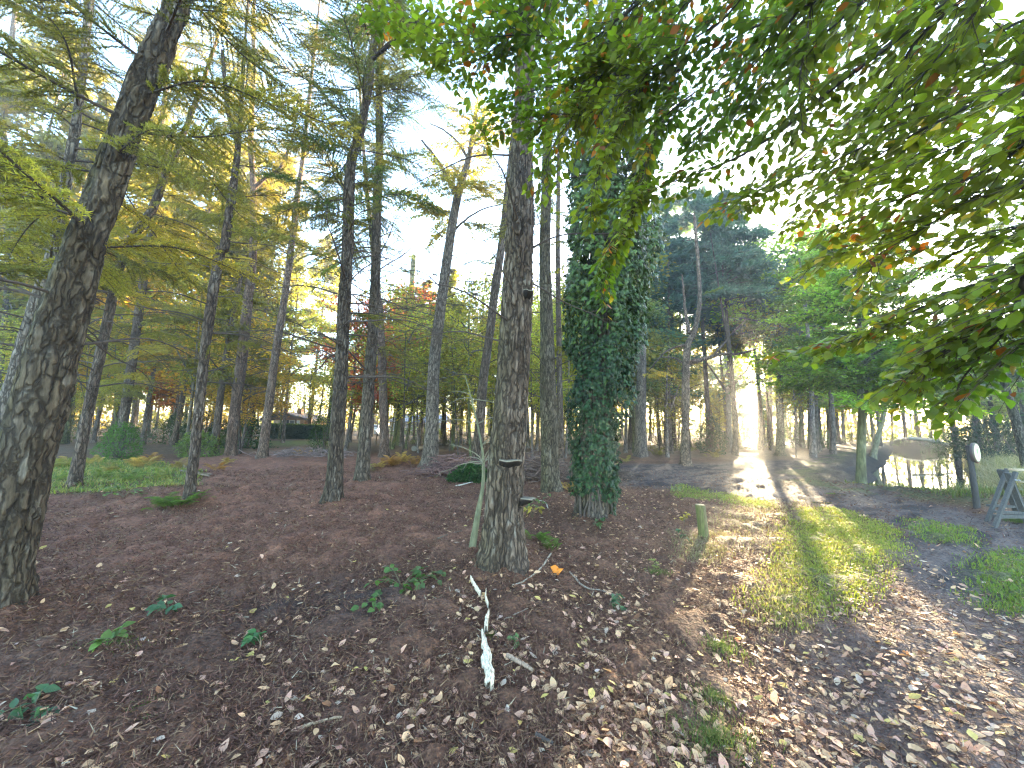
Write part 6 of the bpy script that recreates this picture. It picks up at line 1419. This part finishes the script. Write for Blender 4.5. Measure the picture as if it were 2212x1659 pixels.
bramble(1150, 1120, 22, .34, .30, (.36,.28,.05), 'yellow-leaved sapling just right of the central trunk', ls=1.25)
bramble(1165, 1100, 40, .25, .40, (.13,.18,.05), 'green bramble between central trunk and moss-green larch')
bramble(1120, 1390, 8, .03, .08, (.10,.18,.05), 'tiny green rosette right of the white splintered wood', ls=.5)
bramble(1460, 1065, 16, .22, .22, (.16,.20,.07), 'pale leafy sprig behind the short round post', ls=1.1)
bramble(265, 1075, 60, .30, .5, (.13,.19,.06), 'tall pale bramble left of the big fern clump', ls=1.1)
bramble(1420, 1225, 8, .05, .1, (.22,.24,.04), 'sunlit yellow-green seedling in the litter right of centre', ls=.7)
bramble(1280, 1135, 30, .10, .3, (.07,.13,.04), 'ground ivy spreading at the foot of the ivy-clad tree', ls=.9)
def star_leaf():
    p = on_ground(1202, 1243); th = np.arange(10)*math.pi/5; r = np.where(np.arange(10) % 2, .035, .075); V = np.stack([r*np.cos(th), r*np.sin(th)*.6, .05+.035*np.sin(th)+.02*np.cos(3*th)], 1); V = np.vstack([V, [[0, 0, .045]]])
    a = Acc(); a.add(V, np.array([[10, k, (k+1) % 10] for k in range(10)]), (.60,.19,.02)); tube(a, [[0, 0, .045], [.0, .02, .0]], .0025, 4, (.4,.2,.05)); o = a.build('fallen_leaf', M_DRY); o.location = p; tag(o, 'bright orange star-shaped maple leaf right of the central trunk', 'leaf')
star_leaf()
# ------------------------------------------------------------------ shrubs, stump, brush, hedge
def shrub(px, Y, w, h, d, col, label, n=2600, name='shrub', ll=.10, seed=1, mat=None, cat='shrub', py=None):
    g = np.random.default_rng(seed); p = at_depth(px, 935, Y); p[2] = zc(p[0], p[1]); root = empty(name, p, label, cat); st = Acc()
    for k in range(9):
        az = g.uniform(0, 6.28); e = np.array([math.cos(az)*w*.4, math.sin(az)*d*.4, h*g.uniform(.5, .9)]); s = np.linspace(0, 1, 6)[:, None]; tube(st, e*s*[1, 1, 1]+np.cumsum(g.normal(0, .02, (6, 3)), 0), np.linspace(.03, .006, 6), 5, (.10,.08,.06), cap=False)
    st.build('stem', M_TWIG, root)
    th = g.uniform(0, 6.283, n); v = g.random(n); lump = .45+1.0*noise3(np.cos(th)*2.6, np.sin(th)*2.6, v*4, seed+40); r = lump*np.sqrt(np.clip(1-(v*1.02-.25)**2/.62, .02, 1))*g.uniform(.55, 1, n)**.4
    P = np.stack([np.cos(th)*r*w*.5, np.sin(th)*r*d*.5, v*h*(.75+.4*noise2(np.cos(th)*2+seed, np.sin(th)*2, 7))], 1)
    o_ = unit(np.stack([np.cos(th), np.sin(th), v-.2], 1)); f = Acc(); L_ = ll*g.uniform(.6, 1.2, n); rhombs(f, P, unit(o_*.6+g.normal(0, .6, (n, 3))-[0, 0, .2]), unit(UP+o_*.5+g.normal(0, .4, (n, 3))), L_, L_*.42, np.asarray(col)*g.uniform(.6, 1.4, (n, 1)))
    f.build('foliage', mat or M_BROAD, root); return root
for q, (px, Y, w, h, d, c, lab) in enumerate([
    (395, 24, 3.2, 2.2, 2.2, (.035,.075,.03), 'dark green rhododendron left of the slim larch by the fern'), (450, 23, 3.0, 1.9, 2.0, (.03,.07,.035), 'dark green rhododendron behind the slim larch by the fern'), (530, 21.5, 2.8, 1.7, 1.8, (.035,.085,.03), 'dark green rhododendron between the red-brown and the straight larch'),
    (430, 16, 1.6, 1.0, 1.2, (.12,.18,.045), 'light green low bush in front of the rhododendrons'), (263, 14.6, 1.3, 1.35, 1.2, (.075,.16,.035), 'bright green bush covering the foot of the larch on the left'), (185, 30, 5, 1.6, 2, (.03,.065,.035), 'long dark low hedge-like bush far back on the left'), (330, 33, 6, 1.5, 2, (.03,.06,.04), 'dark low bushes in the haze left of the rhododendrons'), (90, 22, 3, 1.4, 2, (.09,.12,.045), 'green bush far left behind the huge leaning trunk'), (700, 17.5, 1.1, 2.6, 1.0, (.04,.08,.02), 'narrow mossy evergreen close behind the dark left one of the close pair'),
    (1015, 10.5, 1.0, .42, .6, (.04,.095,.03), 'glossy holly bush left behind the central trunk'), (1535, 24, 1.7, 2.3, 1.4, (.035,.06,.04), 'dark holly under the sun, left of the Y-forked oak'), (1440, 27, 5, 2.0, 2, (.13,.14,.06), 'pale hazy thicket right of the ivy-clad tree'), (1600, 30, 6, 1.8, 2, (.12,.12,.06), 'pale hazy thicket under the sun'), (1735, 33, 5, 2.2, 2.2, (.05,.09,.04), 'dark green thicket left of the path end'), (1880, 46, 7, 1.9, 3, (.09,.13,.05), 'green thicket at the far end of the path'),
    (2075, 30, 4.0, 3.2, 2.4, (.035,.07,.03), 'dark ivy-like thicket right of the footbridge'), (2115, 22, 3.6, 2.2, 2.2, (.025,.045,.03), 'dark low thicket behind the round sign'), (2140, 20, 3.4, 2.4, 2.2, (.028,.055,.035), 'dark thicket behind the dry meadow'), (2215, 17, 3.2, 2.6, 2.2, (.03,.05,.035), 'dark thicket at the right edge'), (2035, 40, 4, 4.2, 3, (.04,.075,.035), 'tall dark thicket just right of the footbridge'), (2160, 27, 5, 4.2, 3, (.035,.065,.035), 'tall dark thicket behind the meadow at the far right'), (1985, 58, 7, 5, 3, (.06,.11,.05), 'green thicket beyond the footbridge'), (2110, 29, 5, 3.6, 2.6, (.045,.085,.035), 'tall green thicket behind the meadow'), (1100, 30, 6, 1.2, 2, (.12,.13,.06), 'low hazy bushes behind the central trunk'), (960, 30, 6, 1.0, 2, (.10,.13,.05), 'low hazy bushes behind the grey forked oak'), (1260, 27, 5, 1.5, 2, (.15,.15,.05), 'yellowish hazy bushes behind the ivy-clad tree')]):
    shrub(px, Y, w, h, d, c, lab, 2600 if Y < 28 else 1800, seed=400+q, ll=.10 if Y < 20 else .16)
def brush(px, Y, w, h, d, n, col, label, seed):
    g = np.random.default_rng(seed); p = at_depth(px, 935, Y); p[2] = zc(p[0], p[1]); a = Acc()
    for k in range(n):
        c = np.array([g.normal(0, w*.25), g.normal(0, d*.25), abs(g.normal(.3, .3))*h*.9]); c[2] *= max(.15, 1-(abs(c[0])/w*2)**2); az = g.uniform(0, 6.28); dd = np.array([math.cos(az), math.sin(az)*.6, g.normal(0, .25)])*g.uniform(.25, .9); s = np.linspace(-.5, .5, 5)[:, None]
        tube(a, c+dd*s+np.cumsum(g.normal(0, .03, (5, 3)), 0)+[0, 0, .03], np.linspace(.011, .004, 5)*g.uniform(.5, 1.7), 4, np.asarray(col)*g.uniform(.5, 1.6), cap=False)
    o = a.build('brush_pile', M_TWIG); o.location = p; tag(o, label, 'brush pile', None, 'stuff')
brush(1160, 11.2, 3.0, 1.0, 1.6, 700, (.13,.085,.065), 'big heap of dark brushwood behind the central trunk', 71)
brush(1285, 11.5, 2.4, .7, 1.3, 350, (.12,.085,.065), 'brushwood heap behind the ivy-clad tree', 72)
brush(985, 12.0, 2.4, .7, 1.4, 450, (.16,.09,.075), 'reddish brushwood heap right of the grey forked oak', 73)
brush(680, 17, 4.2, .35, 2.0, 420, (.20,.14,.12), 'low spread of brushwood before the hedge', 74)
# ------------------------------------------------------------------ house, hedge, bungalow, car
M_HOUSE = plain_mat('house_surfaces', .8, .2, 12, .2, .1); M_GLASS = plain_mat('window_glass', .08, .7, 3, .1, .0)
def hedge():
    g = np.random.default_rng(8); Y = 33.0; x0, x1 = at_depth(565, 935, Y)[0], at_depth(706, 935, Y)[0]; base = np.array([(x0+x1)/2, Y, zc((x0+x1)/2, Y)]); root = empty('hedge', base, 'long clipped dark hedge in front of the far brown house', 'hedge'); h = 1.22; L = x1-x0
    c = Acc(); box(c, (0, .45, h/2-.06), (L-.2, .7, h-.15), None, (.02,.035,.02), 0, .05); c.build('inner_twigs', M_TWIG, root)
    n = 9000; s = g.random(n); top = g.random(n) < .3; P = np.stack([g.uniform(-L/2, L/2, n), np.where(top, g.uniform(0, .9, n), g.normal(0, .035, n)), np.where(top, h+g.normal(0, .035, n), g.uniform(0, h, n))], 1)
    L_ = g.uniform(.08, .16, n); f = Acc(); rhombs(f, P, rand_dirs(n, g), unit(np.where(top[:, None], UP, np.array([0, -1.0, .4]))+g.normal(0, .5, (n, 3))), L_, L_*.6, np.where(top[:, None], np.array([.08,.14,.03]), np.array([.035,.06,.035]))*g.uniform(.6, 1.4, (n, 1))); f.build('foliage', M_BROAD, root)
hedge()
def house():
    Y = 43.0; zg = 0.0; X = lambda px: at_depth(px, 910, Y)[0]; Z = lambda py, px=640: at_depth(px, py, Y)[2]
    x0, x1 = X(585), X(664); xm = X(604); o = np.array([(x0+x1)/2, Y, 0.0]); root = empty('house', o, 'low brown bungalow with dark sloping roof far back among the trees', 'house')
    we = Z(906); top = Z(889); xa, xb, xc = x0-o[0], x1-o[0], xm-o[0]
    a = Acc(); box(a, ((xa+xb)/2-.1, 3.0, we/2-.0), (xb-xa-.8, 5.4, we), None, (.30,.17,.085)); a.build('wall', M_HOUSE, root)
    for (u, w_, h_, z_, c, nm, m) in ((.50, 1.2, 1.7, .95, (.05,.05,.06), 'door', M_HOUSE), (.62, 1.1, .9, we-.62, (.45,.52,.58), 'window', M_GLASS), (.22, 1.3, .8, we-.62, (.12,.13,.14), 'window', M_GLASS)):
        q = Acc(); x_ = xa+(xb-xa)*u; box(q, (x_, .27, z_), (w_, .06, h_), None, c); p = q.build(nm, m, root)
        if nm == 'window':
            fr = Acc()
            for (cx_, cz_, sx, sz) in ((0, h_/2+.04, w_+.16, .08), (0, -h_/2-.04, w_+.16, .08), (-w_/2-.04, 0, .08, h_), (w_/2+.04, 0, .08, h_), (0, 0, .05, h_)): box(fr, (x_+cx_, .23, z_+cz_), (sx, .08, sz), None, (.5,.48,.44))
            fr.build('frame', M_HOUSE, p)
    for px_ in (.36, .76):
        q = Acc(); box(q, (xa+(xb-xa)*px_, -.55, we/2), (.12, .12, we), None, (.12,.08,.05)); q.build('porch_post', M_HOUSE, root)
    # roof: ridge at the left, long slope falling to the right, with its dark fascia
    er = Z(904); rp = np.array([[xa-.7, -.9, we+.05], [xc, -.9, top], [xb+.6, -.9, er-.02], [xb+.6, 6.3, er-.02], [xc, 6.3, top], [xa-.7, 6.3, we+.05]]); V = np.vstack([rp, rp-[0, 0, .22]])
    q = Acc(); q.add(V, np.array([[0, 1, 4, 5], [1, 2, 3, 4], [7, 6, 11, 10], [8, 7, 10, 9], [0, 6, 7, 1], [1, 7, 8, 2], [3, 9, 10, 4], [4, 10, 11, 5], [0, 5, 11, 6], [2, 8, 9, 3]]), (.085,.07,.075)); rf = q.build('roof', M_HOUSE, root)
    q = Acc(); box(q, (xc+.9, 2.5, top+.1), (.5, .5, .7), None, (.25,.14,.10)); q.build('chimney', M_HOUSE, rf)
    gb = Acc(); gb.add(np.array([[xa-.3, .28, we], [xb+.2, .28, we], [xc, .28, top-.24]]), np.array([[0, 1, 2]]), (.16,.10,.07)); gb.build('gable', M_HOUSE, root)
house()
def bungalow():
    Y = 56.0; X = lambda px: at_depth(px, 905, Y)[0]; Z = lambda py: at_depth(905, py, Y)[2]
    x0, x1 = X(838), X(966); o = np.array([(x0+x1)/2, Y, 0]); L = x1-x0; root = empty('bungalow', o, 'long bungalow with pale bluish roof in the haze left of the central trunk', 'house'); we, tp = Z(910), Z(894)
    a = Acc(); box(a, (0, 3.4, we/2), (L-.8, 6, we), None, (.32,.24,.17)); a.build('wall', M_HOUSE, root)
    q = Acc(); V = np.array([[-L/2, 0, we], [L/2, 0, we], [L/2-.6, 3.4, tp], [-L/2+.6, 3.4, tp], [-L/2, 6.8, we], [L/2, 6.8, we]]); V = np.vstack([V, V-[0, 0, .18]])
    q.add(V, np.array([[0, 1, 2, 3], [3, 2, 5, 4], [0, 6, 7, 1], [4, 5, 11, 10], [1, 7, 8, 2], [2, 8, 11, 5], [0, 3, 9, 6], [3, 4, 10, 9]]), (.40,.42,.50)); q.build('roof', M_HOUSE, root)
    for k in range(4):
        q = Acc(); x_ = -L/2+L*(k+.5)/4; box(q, (x_, .37, we*.55), (1.3, .06, 1.0), None, (.25,.28,.30)); w = q.build('window', M_GLASS, root)
        fr = Acc()
        for (cx_, cz_, sx, sz) in ((0, .54, 1.46, .08), (0, -.54, 1.46, .08), (-.69, 0, .08, 1.0), (.69, 0, .08, 1.0)): box(fr, (x_+cx_, .33, we*.55+cz_), (sx, .08, sz), None, (.6,.58,.55))
        fr.build('frame', M_HOUSE, w)
    shrub(905, 52, 8, 1.0, 1.4, (.10,.17,.04), 'low light green hedge before the pale-roofed bungalow', 2200, 'hedge', .2, 499, None, 'hedge')
bungalow()
def car():
    Y = 47.0; p = at_depth(803, 943, Y); p[2] = zc(p[0], p[1])+.02; root = empty('parked_car', p, 'pale car parked far back between the close pair of larches', 'car')
    sec = [(-.85, .30, .62, .80), (-.80, .28, .80, .84), (-.2, .26, .90, .86), (.9, .26, .96, .86), (2.2, .26, .95, .86), (3.1, .28, .90, .84), (3.3, .35, .75, .78)]
    def loft(secs, col):
        q = Acc(); V = []
        for (y, z0, z1, hw) in secs: V += [(-hw, y, z0), (-hw*1.02, y, (z0+z1)/2), (-hw*.94, y, z1), (hw*.94, y, z1), (hw*1.02, y, (z0+z1)/2), (hw, y, z0)]
        n = len(secs); i = np.arange(n-1)[:, None]; j = np.arange(6)[None]; q.add(np.array(V), np.stack([i*6+j, i*6+(j+1) % 6, (i+1)*6+(j+1) % 6, (i+1)*6+j], -1).reshape(-1, 4), col); e = (n-1)*6
        q.add(np.array(V), np.array([[0, 3, 2, 1], [0, 5, 4, 3], [e, e+1, e+2, e+3], [e, e+3, e+4, e+5]]), col); return q
    loft(sec, (.62,.66,.70)).build('body', M_CAR, root, False)
    loft([(-.1, .88, .92, .80), (.45, .88, 1.36, .66), (1.9, .9, 1.42, .66), (2.8, .9, .96, .78)], (.62,.66,.70)).build('cabin', M_CAR, root)
    q = Acc(); q.add(np.array([[-.70, .02, .95], [.70, .02, .95], [.56, .42, 1.31], [-.56, .42, 1.31]])+[0, -.035, .02], np.array([[0, 1, 2, 3]]), (.10,.12,.14)); q.build('windscreen', M_GLASS, root)
    for s in (-1, 1):
        q = Acc(); box(q, (s*.60, -.84, .66), (.30, .08, .14), None, (.75,.75,.72), 0, .02); q.build('headlight', M_GLASS, root)
        for y in (-.1, 2.5):
            q = Acc(); tube(q, [(s*.74, y, .31), (s*.90, y, .31)], .31, 18, (.03,.03,.03)); w = q.build('wheel', M_CAR, root)
            r = Acc(); tube(r, [(s*.88, y, .31), (s*.915, y, .31)], .19, 12, (.5,.5,.52)); r.build('rim', M_METAL, w)
M_CAR = plain_mat('car_paint', .3, .5, 2, .05, .0)
car()
# ------------------------------------------------------------------ hazy morning air
def haze():
    a = Acc(); v = np.array([[x, y, z] for z in (-3.2, 26) for y in (-14, 118) for x in (-118, 122)])
    a.add(v, np.array([[0,2,3,1],[4,5,7,6],[0,1,5,4],[2,6,7,3],[0,4,6,2],[1,3,7,5]]))
    m, t = new_mat('morning_haze'); pv = N(t, 'ShaderNodeVolumePrincipled')
    pv.inputs['Color'].default_value = (.96, .98, 1.0, 1); pv.inputs['Density'].default_value = HAZE_D; pv.inputs['Anisotropy'].default_value = .55
    o = t.nodes.new('ShaderNodeOutputMaterial'); t.links.new(pv.outputs[0], o.inputs['Volume'])
    ob = a.build('haze', m); tag(ob, 'thin pale morning haze filling the wood', None, None, 'stuff')
HAZE_D = .0019
haze()
print('script seconds', round(time.time()-T_START, 1), 'objects', len(bpy.data.objects))
